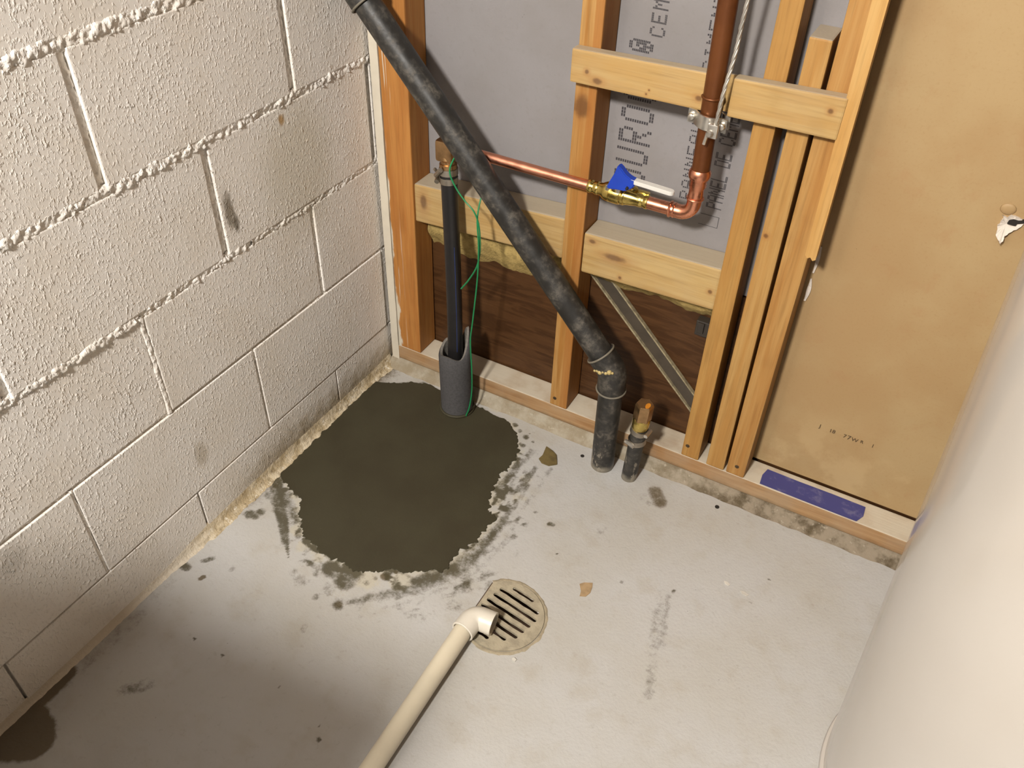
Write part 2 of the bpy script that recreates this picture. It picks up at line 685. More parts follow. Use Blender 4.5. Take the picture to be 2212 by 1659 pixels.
coveM = cove_mat()
curbM, boardM, dryM, panelM, floorM, wetM = curb_mat(), board_mat(), dry_mat(), panel_mat(), floor_mat(), wetcrete()
absM = abs_black('abs_plastic_dusty', .75)
absRim = simple('abs_worn_rim', (132, 124, 108), .6, bump=.0006)
stubM = abs_black('poly_stub_dusty', .55)
polyM = simple('poly_pipe_black', (34, 32, 32), .38, namp=.2)
blueStripe = simple('blue_stripe', (44, 62, 120), .5)
brassM = copper('brass', (214, 190, 112), .24, .2)
brassOld = copper('dull_brass', (188, 152, 110), .38, .5)
copperM = copper('copper_bright', (232, 160, 128), .26, .25)
copperPink = copper('copper_tube', (224, 156, 128), .34, .35)
copperOld = M('copper_tarnished', rough=.42, metal=.55)
copperOld.color(copperOld.mix(copperOld.ramp(copperOld.noise(16, 4), .35, .7), lin(134, 80, 42), lin(112, 64, 32)))
steelM = copper('zinc_steel', (206, 201, 192), .34, .3)
steelM.b.inputs['Metallic'].default_value = .92
steelDull = copper('dull_steel', (170, 162, 150), .42, .4)
aluM = copper('aluminium_wire', (214, 210, 202), .32, .3)
aluM.b.inputs['Metallic'].default_value = .85
blueM = simple('blue_vinyl', (36, 72, 190), .4, namp=.1)
whiteM = simple('white_plastic_tag', (238, 234, 226), .35, namp=.06, dark=.9)
foamM = simple('grey_foam', (94, 92, 92), .9, nscale=220, namp=.3, dark=.75, bump=.0012, spec=.15)
foamTop = simple('grey_foam_cut', (136, 130, 122), .95, nscale=160, namp=.3, bump=.0015, spec=.1)
greenM = simple('green_wire_insulation', (30, 140, 84), .38, namp=.1)
pvcM = simple('yellowed_pvc', (238, 226, 200), .4, nscale=16, namp=.2, dark=.9)
pvcNew = simple('white_pvc', (240, 232, 216), .34, namp=.08, dark=.92)
grateM = simple('painted_iron_grate', (190, 178, 152), .62, nscale=70, namp=.35, dark=.78, bump=.0012)
rimM = simple('drain_rim_mortar', (184, 170, 142), .8, nscale=60, namp=.35, dark=.75, bump=.002)
sumpM = simple('drain_sump_dark', (84, 60, 42), .8)
tapeM = M('blue_masking_tape', rough=.6)
tapeM.color(tapeM.mix(tapeM.ramp(tapeM.noise(40, 5, .65), .52, .7, 0, .7), lin(74, 74, 136), lin(128, 124, 160)))
gypM = simple('white_gypsum', (238, 226, 212), .9, nscale=60, namp=.15, dark=.8, bump=.002)
stripM = simple('white_painted_strip', (232, 222, 202), .55, nscale=30, namp=.15, dark=.88)
insulM = simple('yellow_insulation', (196, 170, 108), .95, nscale=70, namp=.35, dark=.72, bump=.004, spec=.1)
darkM = simple('dark_plastic', (58, 50, 42), .6)
chanM = simple('dark_metal_channel', (84, 74, 62), .5, namp=.25)
chanEdge = simple('worn_channel_edge', (178, 164, 130), .5, nscale=120, namp=.5, dark=.7)
inkM = simple('black_print_ink', (66, 62, 66), .8, nscale=300, namp=.4, dark=1.0)
inkFaint = simple('faded_stamp_ink', (92, 70, 44), .8, nscale=300, namp=.4)
nailM = simple('nail_head', (96, 78, 56), .5, metal=.6)
glueM = simple('yellow_pipe_cement', (212, 188, 124), .5, bump=.001)
chipT = simple('tan_paint_chip', (188, 158, 118), .8, nscale=90)
chipW = simple('white_paint_chip', (238, 232, 220), .6)
puttyM = simple('olive_putty', (124, 106, 62), .7, nscale=60, namp=.4)
orangeM = simple('orange_paint_dab', (224, 142, 40), .5)
holeM = simple('hole_dark', (38, 32, 26), .9)
tankM = M('off_white_polyethylene', rough=.22, spec=.5)
tankM.color(tankM.mix(tankM.ramp(tankM.noise(3, 2), .4, .7), lin(208, 201, 192), lin(203, 195, 185)))
tankM.b.inputs['Coat Weight'].default_value = .55
tankM.b.inputs['Coat Roughness'].default_value = .10
plainWall = simple('room_wall_paint', (62, 57, 50), .8, nscale=5, namp=.1)
ceilM = simple('ceiling_joist_dusk', (58, 51, 43), .8, nscale=5, namp=.2)

# ------------------------------------------------------------------ floor with stain map
# stains are strokes: (points in photo pixels, half width px, strength, channel)
Zc = lambda x, y: (500 + x / 2.989, 780 + y / 2.989)      # close-up of the patch
Zb = lambda x, y: (x / 2.965, 1100 + y / 2.965)           # close-up of the lower left
ST = []


def S(pts, w, k, ch=0, f=None, soft=.5):
    if f:
        sc = {Zc: 2.989, Zb: 2.965}[f]
        pts = [f(*p) for p in pts]
        w = np.array(w) / sc
    ST.append(([px_floor(*p) for p in pts], np.array(w) * .00083, k, ch, soft))


# film smeared round the patch by the trowel
S([(1800, 960), (1720, 1080), (1620, 1190), (1500, 1300), (1340, 1410), (1120, 1480), (930, 1520), (760, 1560)], (30, 50, 70, 80, 70, 60, 45, 30), .60, 0, Zc, 1)
S([(1700, 1090), (1600, 1220), (1480, 1320), (1330, 1390), (1180, 1420)], (35, 60, 75, 65, 40), .80, 0, Zc, .9)
S([(1830, 1060), (1760, 1180), (1660, 1290), (1500, 1410), (1300, 1500), (1050, 1580)], 34, .42, 0, Zc, 1)
S([(1960, 690), (1900, 780), (1820, 850)], 26, .62, 0, Zc)
S([(1920, 800), (1830, 940), (1760, 1010)], 22, .55, 0, Zc)
S([(2060, 700), (1960, 850), (1880, 950)], 24, .42, 0, Zc)
S([(1870, 640), (1800, 740), (1740, 800)], 36, .72, 0, Zc)
S([(1940, 590), (1890, 650)], 26, .5, 0, Zc)
S([(290, 780), (300, 900), (330, 1020), (350, 1160), (370, 1270)], (46, 52, 40, 30, 5), .95, 0, Zc, .5)
S([(330, 850), (390, 960), (420, 1030)], (50, 44, 30), .66, 0, Zc, .8)
for x, y, r, k, c in ((115, 985, 42, .85, 0), (190, 970, 36, .85, 0), (155, 1000, 30, .8, 0), (690, 1570, 48, .6, 0), (690, 1570, 34, .7, 1), (540, 1520, 30, .5, 0),
                      (440, 1410, 62, .46, 0), (395, 1360, 40, .5, 0), (630, 1470, 55, .52, 0), (730, 1420, 75, .85, 0), (640, 1340, 70, .98, 0), (760, 1370, 90, 1, 0),
                      (1830, 410, 26, .8, 0), (1900, 490, 28, .8, 0), (1880, 545, 24, .7, 0), (1950, 462, 9, .9, 0), (1925, 470, 7, .9, 0), (1870, 365, 22, .7, 0), (1860, 450, 20, .8, 0),
                      (1945, 520, 14, .7, 0), (870, 1430, 24, .7, 0), (990, 1390, 34, .8, 1), (1000, 1370, 20, .9, 0), (1060, 1360, 16, .9, 1), (930, 1400, 20, .6, 0), (1140, 1390, 22, .6, 0),
                      (1430, 1570, 55, .55, 0), (1370, 1510, 30, .45, 0), (1500, 1480, 26, .5, 0), (1820, 1135, 28, .62, 0), (2060, 1050, 24, .6, 0), (1970, 975, 14, .6, 0), (1840, 1240, 40, .45, 0),
                      (2100, 1245, 7, .95, 0), (520, 310, 45, .7, 1), (250, 530, 30, .55, 1), (430, 1130, 30, .6, 0), (420, 1105, 14, .8, 0), (820, 1560, 60, .42, 0), (330, 700, 40, .7, 1), (270, 800, 50, .6, 1), (240, 870, 40, .6, 0)):
    S([(x, y), (x + 3, y + 3)], r, k, c, Zc, .6)
# chalky residue left by the trowel
for x, y, r, k in ((430, 1090, 70, .7), (470, 1190, 70, .6), (560, 1270, 60, .6), (1090, 1420, 90, .75), (880, 1410, 90, .7), (1740, 780, 60, .6), (1690, 900, 70, .7), (1850, 880, 90, .5),
                   (1700, 300, 60, .7), (1800, 420, 80, .6), (400, 870, 40, .6), (420, 960, 40, .6), (1900, 760, 80, .5), (700, 1470, 120, .45), (1150, 1550, 90, .3)):
    S([(x, y), (x + 4, y + 2)], r, k, 2, Zc, .9)
for p, w, k, ch in (([(1415, 1062), (1425, 1085)], 22, .62, 1), ([(1400, 1075), (1412, 1085)], 24, .35, 0), ([(1432, 1285), (1425, 1340), (1420, 1390)], 22, .40, 0),
                    ([(1412, 1420), (1403, 1500)], 14, .42, 0), ([(1300, 1150), (1305, 1158)], 22, .33, 0), ([(1250, 1190), (1270, 1200)], 45, .25, 1),
                    ([(392, 1218), (402, 1226)], 12, .85, 0), ([(440, 1211), (458, 1206)], 8, .75, 0), ([(432, 1250), (440, 1246)], 6, .85, 1), ([(445, 1153), (447, 1160)], 8, .85, 0), ([(497, 1232), (505, 1226)], 7, .5, 0),
                    ([(655, 1362), (660, 1352)], 8, .5, 0), ([(270, 1490), (320, 1478)], 16, .55, 0), ([(418, 1378), (420, 1381)], 4, 1, 0), ([(480, 1415), (481, 1416)], 4, .9, 0), ([(688, 1596), (690, 1598)], 5, .9, 0), ([(690, 1568), (691, 1569)], 3, .9, 0), ([(603, 1483), (603, 1484)], 3, .9, 0),
                    ([(1455, 1278), (1457, 1276)], 5, .7, 0), ([(1342, 1257), (1344, 1258)], 4, .6, 0), ([(1660, 1251), (1662, 1252)], 4, .7, 0), ([(1620, 1301), (1623, 1303)], 4, .6, 0),
                    ([(1186, 1132), (1194, 1133)], 7, .7, 0), ([(1155, 1107), (1157, 1107)], 5, .7, 0), ([(1490, 1592), (1492, 1596)], 10, .3, 1),
                    ([(300, 1330), (180, 1430), (90, 1520)], 26, .38, 1), ([(140, 1455), (95, 1500), (40, 1548)], 22, .95, 1), ([(-40, 1590), (60, 1590)], 46, 1.3, 1), ([(60, 1560), (72, 1600)], 36, 1.3, 1)):
    S(p, w, k, ch)

PATCH = [(0.004, -0.088), (0.052, -0.063), (0.11, -0.024), (0.149, -0.027), (0.2, -0.026), (0.257, -0.031), (0.308, -0.036), (0.348, -0.042), (0.382, -0.068), (0.41, -0.112), (0.412, -0.158),
         (0.409, -0.192), (0.419, -0.236), (0.433, -0.285), (0.454, -0.296), (0.454, -0.328), (0.455, -0.376), (0.444, -0.416), (0.438, -0.449), (0.408, -0.473), (0.369, -0.493), (0.331, -0.514),
         (0.31, -0.534), (0.278, -0.538), (0.237, -0.537), (0.188, -0.532), (0.152, -0.51), (0.121, -0.491), (0.095, -0.455), (0.049, -0.434), (0.019, -0.422), (0.004, -0.382), (0.003, -0.349),
         (0.004, -0.306), (0.003, -0.254), (0.003, -0.181), (0.003, -0.137)]
ring = []
N = len(PATCH)
for i in range(N):
    a, b, c, d = (Vector(PATCH[(i + k) % N]).to_3d() for k in (-1, 0, 1, 2))
    for k in range(9):
        t = k / 9
        ring.append(0.5 * ((2 * b) + (c - a) * t + (2 * a - 5 * b + 4 * c - d) * t * t + (3 * b - a - 3 * c + d) * t ** 3))
RING = [(q.x, q.y) for q in ring]
STEP = .004
gx = np.arange(-.02, 1.62, STEP)
gy = np.arange(-1.14, .10, STEP)
XX, YY = np.meshgrid(gx, gy, indexing='ij')
chan = np.zeros((3,) + XX.shape)
for pts, w, k, ch, soft in ST:
    best = np.full(XX.shape, 99.0)
    wl_ = np.broadcast_to(np.interp(np.linspace(0, 1, len(pts)), np.linspace(0, 1, np.size(w)), np.atleast_1d(w)), (len(pts),))
    for (ax, ay), (bx, by), wa, wb_ in zip(pts, pts[1:], wl_, wl_[1:]):
        dx, dy = bx - ax, by - ay
        t = np.clip(((XX - ax) * dx + (YY - ay) * dy) / max(dx * dx + dy * dy, 1e-9), 0, 1)
        best = np.minimum(best, np.hypot(XX - ax - t * dx, YY - ay - t * dy) / (wa + (wb_ - wa) * t))
    d = best
    a = np.clip((1 + soft - d) / (2 * soft), 0, 1)
    a = a * a * (3 - 2 * a) * k
    chan[ch] = np.maximum(chan[ch], a)
from_edge = np.full(XX.shape, 9.0)
for px_, py_ in RING:
    from_edge = np.minimum(from_edge, (XX - px_) ** 2 + (YY - py_) ** 2)
from_edge = np.sqrt(from_edge)
th_ = np.degrees(np.arctan2(YY + .27, XX - .22))
rr_ = np.hypot(XX - .22, YY + .27)
reach = np.interp(th_, [-180, -150, -128, -112, -95, -75, -55, -35, -15, 5, 25, 45, 60, 180], [.03, .04, .06, .07, .06, .095, .125, .115, .09, .095, .085, .035, .008, .004])
smear = np.clip(1 - from_edge / reach, 0, 1)
st1 = fbm(rr_ * 1.0, th_ * .0032, 95, 3, 15)
st2 = fbm(XX, YY, 32, 3, 18)
film = smear ** .55 * np.clip((st1 - .32) * 3.2, 0, 1) * np.clip((st2 - .26) * 3.0, 0, 1.15)
chan[0] = np.maximum(chan[0], film * .95)
chan[2] = np.maximum(chan[2], np.clip(1 - from_edge / (reach * .8), 0, 1) * .55)
# damp along the foot of the block wall
foot = np.clip(1 - (XX - .0) / (.05 + .04 * vn(YY * 30, YY * 0)), 0, 1) * np.clip((YY + .66) / .2, 0, 1)
chan[1] = np.maximum(chan[1], foot * .75)
chan[1] = np.maximum(chan[1], .38 * np.clip(1 - XX / .16, 0, 1) * np.clip((-.62 - YY) / .1, 0, 1))
# streak the film along the trowel's sweep round the patch
cx, cy = .22, -.27
ang = np.arctan2(YY - cy, XX - cx)
rad = np.hypot(XX - cx, YY - cy)
chan[0] *= .62 + .76 * fbm(rad * 1.0, ang * .10, 70, 3, 5)

DC = (.5835, -.4835)          # drain centre
DR = .0640                    # grate opening
hole = (np.hypot(XX - DC[0], YY - DC[1]) < DR - .004) & (XX > DC[0] - .0475)
sk = hole[:-1, :-1] | hole[1:, 1:] | hole[1:, :-1] | hole[:-1, 1:]
ZZ = (fbm(XX, YY, 22, 3, 2) - .5) * .0012 - .0003
verts = np.stack([XX.ravel(), YY.ravel(), ZZ.ravel()], 1)
faces = grid_faces(len(gx), len(gy), sk)
nv0 = len(verts)
x0, x1, y0, y1 = gx[0], gx[-1], gy[0], gy[-1]
ext = [(-.05, -3.6, 0), (2.6, -3.6, 0), (2.6, .12, 0), (-.05, .12, 0), (x0, y0, 0), (x1, y0, 0), (x1, y1, 0), (x0, y1, 0)]
faces += [tuple(nv0 + i for i in q) for q in ((0, 1, 5, 4), (1, 2, 6, 5), (2, 3, 7, 6), (3, 0, 4, 7))]
me = bpy.data.meshes.new('floor')
me.from_pydata([tuple(v) for v in verts] + ext, [], faces)
at = me.attributes.new('stain', 'FLOAT_COLOR', 'POINT')
cdat = np.zeros((nv0 + 8, 4))
cdat[:nv0, 0] = chan[0].ravel()
cdat[:nv0, 1] = chan[1].ravel()
cdat[:nv0, 2] = chan[2].ravel()
cdat[:, 3] = 1
at.data.foreach_set('color', cdat.ravel())
floor = struct(link('floor', me, floorM, None, True), 'grey painted concrete floor with damp stains')

# ------------------------------------------------------------------ left wall: painted concrete blocks
BED = [(.114, .0045), (.318, .006), (.520, .010), (.7275, .012), (.930, .013), (1.134, .012)]   # centre height, joint
wl = bpy.data.objects.new('wall_left', None)
COL.objects.link(wl)
struct(wl, 'white painted concrete block wall with raised mortar')
HEADS = [[-.195, -.605], [-.004, -.407, -.812], [-.201, -.6085], [-.002, -.419, -.838], [-.207, -.603], [.0, -.41, -.815]]
hw = [.004, .006, .009, .014, .014, .014]
zlo = -.01
for r in range(6):
    zt = BED[r][0] - BED[r][1] / 2
    hs = sorted(HEADS[r], reverse=True)
    hs = hs + [hs[-1] - .406 * k for k in range(1, 6)]
    ends = [.10] + hs
    for k in range(len(ends) - 1):
        ya, yb = ends[k] - hw[r] / 2 * (k > 0), ends[k + 1] + hw[r] / 2
        if r > 0 and ends[0] - ends[1] < .12 and k == 0 and r % 2 == 1:
            pass
        bm = bmesh.new()
        dx = random.uniform(-.0012, .0012)
        t1 = random.uniform(-.001, .001)
        pts = [(-.19, yb, zlo), (dx, yb, zlo), (dx + t1, ya, zlo), (-.19, ya, zlo), (-.19, yb, zt), (dx, yb, zt), (dx + t1, ya, zt), (-.19, ya, zt)]
        box8(bm, pts, .0022 if r > 1 else .0014, 2)
        obj('concrete_block', bm, paint, wl)
    zlo = BED[r][0] + BED[r][1] / 2


def strip(verts, faces, a, b, width, base, amp, seed, over=0.0, step=.0022, nw=10, wob=.002):
    """a ribbon of trowelled mortar from a to b (y, z), bulging from behind the block faces"""
    a, b = np.array(a), np.array(b)
    L = np.linalg.norm(b - a)
    d = (b - a) / L
    nrm = np.array([-d[1], d[0]])
    nu = max(3, int(L / step))
    t = np.linspace(0, 1, nu)[:, None] * L
    s = np.linspace(-1, 1, nw)[None, :]
    y = a[0] + d[0] * t + nrm[0] * s * width / 2
    z = a[1] + d[1] * t + nrm[1] * s * width / 2
    w = (vn(t * 45 + 0 * s, 0 * t + 3 + 0 * s, seed) - .5) * 2 * wob
    y = y + nrm[0] * w
    z = z + nrm[1] * w
    n = fbm(y, z, 150, 3, seed) - .5
    n2 = fbm(y, z, 26, 2, seed + 9) - .5
    lump = vn(y * 330, z * 330, seed + 4) - .5
    prof = base - .0055 * np.abs(s) ** 4 + amp * n * 2 + amp * .9 * n2 + amp * .8 * lump + over
    i0 = len(verts)
    for i in range(nu):
        for j in range(nw):
            verts.append((float(prof[i, j]), float(y[i, j]), float(z[i, j])))
    faces += [tuple(i0 + q for q in f) for f in grid_faces(nu, nw)]


mv, mf = [], []
YF = -1.25
strip(mv, mf, (.06, 1.134), (YF, 1.134), .026, .0004, .0042, 11)
strip(mv, mf, (.06, .930), (YF, .9305), .026, .0004, .0042, 1)
strip(mv, mf, (.06, .7275), (YF, .728), .024, .0004, .0042, 2)
strip(mv, mf, (.06, .520), (-.36, .520), .020, -.0006, .0036, 3)
strip(mv, mf, (-.36, .520), (-.62, .521), .022, -.0014, .0046, 4)
strip(mv, mf, (-.62, .521), (YF, .517), .020, .0012, .0034, 5)
strip(mv, mf, (.06, .318), (-.30, .318), .014, -.0050, .0040, 6)
strip(mv, mf, (-.30, .318), (YF, .316), .013, -.0060, .0036, 7)
strip(mv, mf, (.06, .112), (-.55, .1135), .012, -.0050, .0040, 8)
strip(mv, mf, (-.55, .1135), (YF, .114), .011, -.0060, .0036, 9)
for r in range(1, 6):
    z0, z1 = BED[r - 1][0], BED[r][0]
    for h in HEADS[r]:
        wd = [0, .012, .013, .017, .017, .017][r]
        if r == 2 and h < -.5:
            strip(mv, mf, (h, z0), (h, z1), .012, -.0005, .0016, 20 + r)
        elif r == 1 and h < -.7:
            strip(mv, mf, (h, z0), (h, z1), .010, -.0022, .0014, 21 + r)
        else:
            strip(mv, mf, (h, z0), (h, z1), wd + .004, -.0052 if r > 2 else -.004, .0026, 20 + r + int(-h * 10))
# lumps where head joints meet the beds
mortar = pyobj('mortar', mv, mf, paint, wl, True)
mortar['kind'] = 'stuff'
# solid backing of the wall behind the joints
bm = bmesh.new()
add_box(bm, (-.105, -1.75, 1.29), (.19, 3.7, 2.62))
obj('wall_core', bm, paint, wl)
# cove of slopped mortar along the foot
cv, cf = [], []
ys = np.arange(.0, -1.26, -.0035)
ns = 9
for i, y in enumerate(ys):
    for j in range(ns):
        a = j / (ns - 1) * math.pi / 2
        k = 1.0 + (.8 if y > -.66 else .35) * (float(fbm(y, j * .02, 60, 4, 31)) - .5) + .28 * (float(vn(y * 160, j * .8, 33)) - .5)
        fade = float(np.interp(-y, [0, .1, .40, .62, .72, 1.3], [.8, .7, .85, .75, .40, .35]))
        R = .024 * fade
        # concave quarter from floor (x=R) up to wall (z=R*1.5)
        x = R * (1 - math.sin(a)) * k + (-.002 if j == ns - 1 else 0)
        z = R * 1.5 * (1 - math.cos(a)) * (.8 + .2 * k) - (.001 if j == 0 else 0)
        cv.append((x, float(y), z))
cove = pyobj('mortar_cove', cv, grid_faces(len(ys), ns), coveM, wl, True)

# ------------------------------------------------------------------ rest of the room shell
def slab(name, c, s, mt):
    bm = bmesh.new()
    add_box(bm, c, s)
    return struct(obj(name, bm, mt))


slab('ceiling', (1.27, -1.75, 2.64), (2.8, 3.9, .08), ceilM)
slab('wall_right', (2.63, -1.75, 1.3), (.06, 3.9, 2.6), plainWall)
slab('wall_front', (1.27, -3.63, 1.3), (2.66, .06, 2.6), plainWall)

# ------------------------------------------------------------------ back wall: sheets seen between the studs
wb = bpy.data.objects.new('wall_back', None)
COL.objects.link(wb)
struct(wb, 'back partition of sheet panels behind open framing')
bm = bmesh.new()
add_box(bm, (.410, .0705, 1.345), (.86, .012, 1.82), .001)
obj('cement_board', bm, boardM, wb)['label'] = 'grey cement board sheet with printed lettering'
bm = bmesh.new()
add_box(bm, (.400, .0725, .215), (.88, .012, .43), .001)
obj('plywood_panel', bm, panelM, wb)['label'] = 'dark brown stained plywood panel below the cement board'
bm = bmesh.new()
add_box(bm, (1.27, .115, 1.3), (2.66, .05, 2.6))
obj('backing', bm, panelM, wb)
# kraft-faced gypsum sheet of the right-hand bay, slightly bowed
nu, nv = 61, 61
gxs = np.linspace(.842, 2.56, nu)
gzs = np.linspace(.064, 2.3, nv)
GX, GZ = np.meshgrid(gxs, gzs, indexing='ij')
GY = .068 + (fbm(GX, GZ, 6, 3, 41) - .5) * .002
v = [(float(a), float(b), float(c)) for a, b, c in zip(GX.ravel(), GY.ravel(), GZ.ravel())]
f = grid_faces(nu, nv)
i0 = len(v)
v += [(p[0], .081, p[2]) for p in v[:i0]]
f += [tuple(i0 + q for q in reversed(g)) for g in f]
for i in range(nu - 1):
    for j in (0, nv - 1):
        f.append((i * nv + j, (i + 1) * nv + j, i0 + (i + 1) * nv + j, i0 + i * nv + j))
for j in range(nv - 1):
    for i in (0, nu - 1):
        f.append((i * nv + j, i * nv + j + 1, i0 + i * nv + j + 1, i0 + i * nv + j))
dry = pyobj('gypsum_sheet', v, f, dryM, wb)
dry['label'] = 'brown paper faced gypsum sheet in the right bay'
# torn flap with the hole in the gypsum
rng = random.Random(5)
bm = bmesh.new()
fl = []
tr_ = [(2152, 500), (2156, 486), (2162, 478), (2168, 472), (2166, 465), (2175, 470), (2185, 464), (2196, 469), (2212, 475), (2235, 472), (2236, 482), (2212, 484), (2196, 493), (2180, 499),
       (2171, 504), (2169, 512), (2163, 516), (2158, 509)]
for i, p_ in enumerate(tr_):
    q_ = tr_[(i + 1) % len(tr_)]
    for k in range(3):
        u_, v_ = p_[0] + (q_[0] - p_[0]) * k / 3 + rng.uniform(-1.2, 1.2), p_[1] + (q_[1] - p_[1]) * k / 3 + rng.uniform(-1.2, 1.2)
        w3 = px_wall(u_, v_, .0655)
        fl.append((w3[0], w3[1]))
zmin = min(z for x, z in fl)
top = [bm.verts.new((x, .0635 - .014 * math.exp(-((z - zmin) / .014) ** 2) - rng.uniform(0, .0015), z)) for x, z in fl]
bot = [bm.verts.new((p.co.x, .0690, p.co.z)) for p in top]
ct = bm.verts.new((sum(p[0] for p in fl) / len(fl) - .006, .0660, sum(p[1] for p in fl) / len(fl)))
for i in range(len(fl)):
    j = (i + 1) % len(fl)
    bm.faces.new((top[i], top[j], ct))
    bm.faces.new((top[i], bot[i], bot[j], top[j]))
tear = obj('torn_gypsum', bm, gypM, wb)
tear['label'] = 'white torn gypsum edge round a hole'
bm = bmesh.new()
hp = [px_wall(*p, .0640) for p in ((2176, 481), (2180, 475), (2190, 473), (2200, 476), (2212, 475), (2230, 474), (2230, 478), (2212, 480), (2198, 481), (2194, 486), (2186, 484))]
hv = [bm.verts.new((x, .0600, z)) for x, z in hp]
bm.faces.new(hv)
r = bmesh.ops.extrude_face_region(bm, geom=list(bm.faces))
for q in r['geom']:
    if isinstance(q, bmesh.types.BMVert):
        q.co.y += .006
obj('tear_hole', bm, holeM, wb)
# bubbles of loose paper above the tear
bm = bmesh.new()
bmesh.ops.create_uvsphere(bm, u_segments=16, v_segments=8, radius=1)
for q in bm.verts:
    q.co = Vector((px_wall(2178, 452, .067)[0] + q.co.x * .011, .0675 + q.co.y * .003, px_wall(2178, 452, .067)[1] + q.co.z * .009))
obj('paper_blister', bm, dryM, wb, True)
# broken white gypsum edge beside the last stud
for (za, zb, w) in ((.520, .572, .0028), (.462, .507, .0042)):
    bm = bmesh.new()
    n = 9
    for i in range(n):
        t = i / (n - 1)
        ww = w * math.sin(math.pi * min(.98, max(.06, t))) + .0006
        z = za + (zb - za) * t
        for x in (.8655 + (.0005 * math.sin(9 * t)), .8675 + ww):
            bm.verts.new((x, .0645, z))
    bm.verts.ensure_lookup_table()
    for i in range(n - 1):
        bm.faces.new((bm.verts[2 * i], bm.verts[2 * i + 1], bm.verts[2 * i + 3], bm.verts[2 * i + 2]))
    r = bmesh.ops.extrude_face_region(bm, geom=list(bm.faces))
    for q in r['geom']:
        if isinstance(q, bmesh.types.BMVert):
            q.co.y += .004
    obj('broken_gypsum_edge', bm, gypM, wb)

# insulation tufts hanging below the board
def tuft(x0_, x1_, z0_, z1_, yb, seed):
    nx, nz = int((x1_ - x0_) / .004), 14
    v = []
    for i in range(nx):
        x = x0_ + (x1_ - x0_) * i / (nx - 1)
        drop = float(fbm(x, 0, 30, 3, seed) - .5) * .035
        for j in range(nz):
            t = j / (nz - 1)
            zz = z1_ + (z0_ + drop - z1_) * t
            bul = .016 * math.sin(math.pi * t) ** .6
            n_ = float(fbm(x, zz, 70, 3, seed + 2)) * .018
            v.append((x, yb - bul - n_ * math.sin(math.pi * min(1, t + .15)), zz))
    return v, grid_faces(nx, nz)


for a in ((.092, .43, .322, .43, .070, 51), (.47, .728, .366, .432, .070, 57)):
    v, f = tuft(*a)
    o = pyobj('insulation', v, f, insulM, wb, True)
    o['kind'] = 'stuff'
    o['label'] = 'ragged yellow insulation edge under the blocking'
CHA, CHB = (.477, .06, .393), (.7340, .06, .1375)
# leaning channel and a small dark bracket in the lower bay
a, b = Vector(CHA), Vector(CHB)
d = (b - a).normalized()
nrm = Vector((d.z, 0, -d.x))
ch = thing('metal_channel', 'dark metal channel with pale worn edges leaning in the lower bay behind studs', 'channel', tuple(b))


def bar(a, b, side, w, y, dpt):
    bm = bmesh.new()
    p = [a + nrm * (side - w / 2), a + nrm * (side + w / 2), b + nrm * (side + w / 2), b + nrm * (side - w / 2)]
    q = [Vector((k.x, y, k.z)) for k in p] + [Vector((k.x, y + dpt, k.z)) for k in p]
    box8(bm, q, .0005, 1)
    return bm


obj('web', bar(a, b, 0, .030, .0625, .003), chanM, ch)
obj('flange', bar(a, b, .0155, .0035, .056, .009), chanEdge, ch)
obj('flange', bar(a, b, -.0155, .0028, .056, .009), chanEdge, ch)
bm = bmesh.new()
add_box(bm, (.710, .055, .348), (.034, .020, .034), .002)
add_box(bm, (.704, .043, .352), (.012, .006, .022), .001)
tag(obj('bracket', bm, darkM), 'small dark bracket on the plywood under the right blocking', 'bracket')

# ------------------------------------------------------------------ stud framing
wf = thing('wall_frame', 'open pine stud wall frame with sole plate, blocking and cross brace', 'wall frame', (.43, .03, 0))


def stud(xb0, xb1, zb, xt0, xt1, zt, mt, y0=0., y1=.064, label=None, bev=.003):
    bm = bmesh.new()
    box8(bm, [(xb0, y0, zb), (xb1, y0, zb), (xb1, y1, zb), (xb0, y1, zb), (xt0, y0, zt), (xt1, y0, zt), (xt1, y1, zt), (xt0, y1, zt)], bev)
    o = obj('stud', bm, mt, wf)
    if label:
        o['label'] = label
    return o


ZT = 2.3
T = lambda xb, xa, za: xb + (xa - xb) * (ZT - .062) / (za - .062)
s1 = stud(.027, .0875, .062, .027, T(.0875, .0905, .85), ZT, W_STUD1, label='corner stud with smeared white paint along its edge')
s2 = stud(.4245, .465, .062, T(.4245, .4250, .92), T(.465, .464, .92), ZT, W_STUD2, label='middle stud with a brown finger joint')
s3 = stud(.7290, .7660, .062, T(.729, .7230, .956), T(.766, .7570, .956), ZT, W_STUD3)
s4 = stud(.7830, .8200, .062, .7740, .8070, .917, W_STUD4, label='short stud cut off below the others')
s5 = stud(.8250, .8620, .062, T(.825, .8130, .97), T(.862, .8560, .97), ZT, W_STUD)
bm = bmesh.new()
add_box(bm, (.63, .032, .0425), (1.25, .064, .038), .003)
sp = obj('sole_plate', bm, W_PLATE, wf)
sp['label'] = 'dusty weathered sole plate'
# lower blocking, each a touch out of level
def hpiece(name, x0, x1, zl0, zl1, zr0, zr1, y0, y1, mt, bev=.004):
    bm = bmesh.new()
    box8(bm, [(x0, y0, zl0), (x1, y0, zr0), (x1, y1, zr0), (x0, y1, zl0), (x0, y0, zl1), (x1, y0, zr1), (x1, y1, zr1), (x0, y1, zl1)], bev)
    return obj(name, bm, mt, wf)


b1 = hpiece('blocking', .0885, .4238, .410, .495, .432, .517, .005, .0635, W_BLOCK)
b1['label'] = 'left blocking between corner stud and middle stud'
b2 = hpiece('blocking', .4655, .7270, .418, .503, .426, .512, .003, .0635, W_BLOCK)
b2['label'] = 'right blocking under the copper elbow'
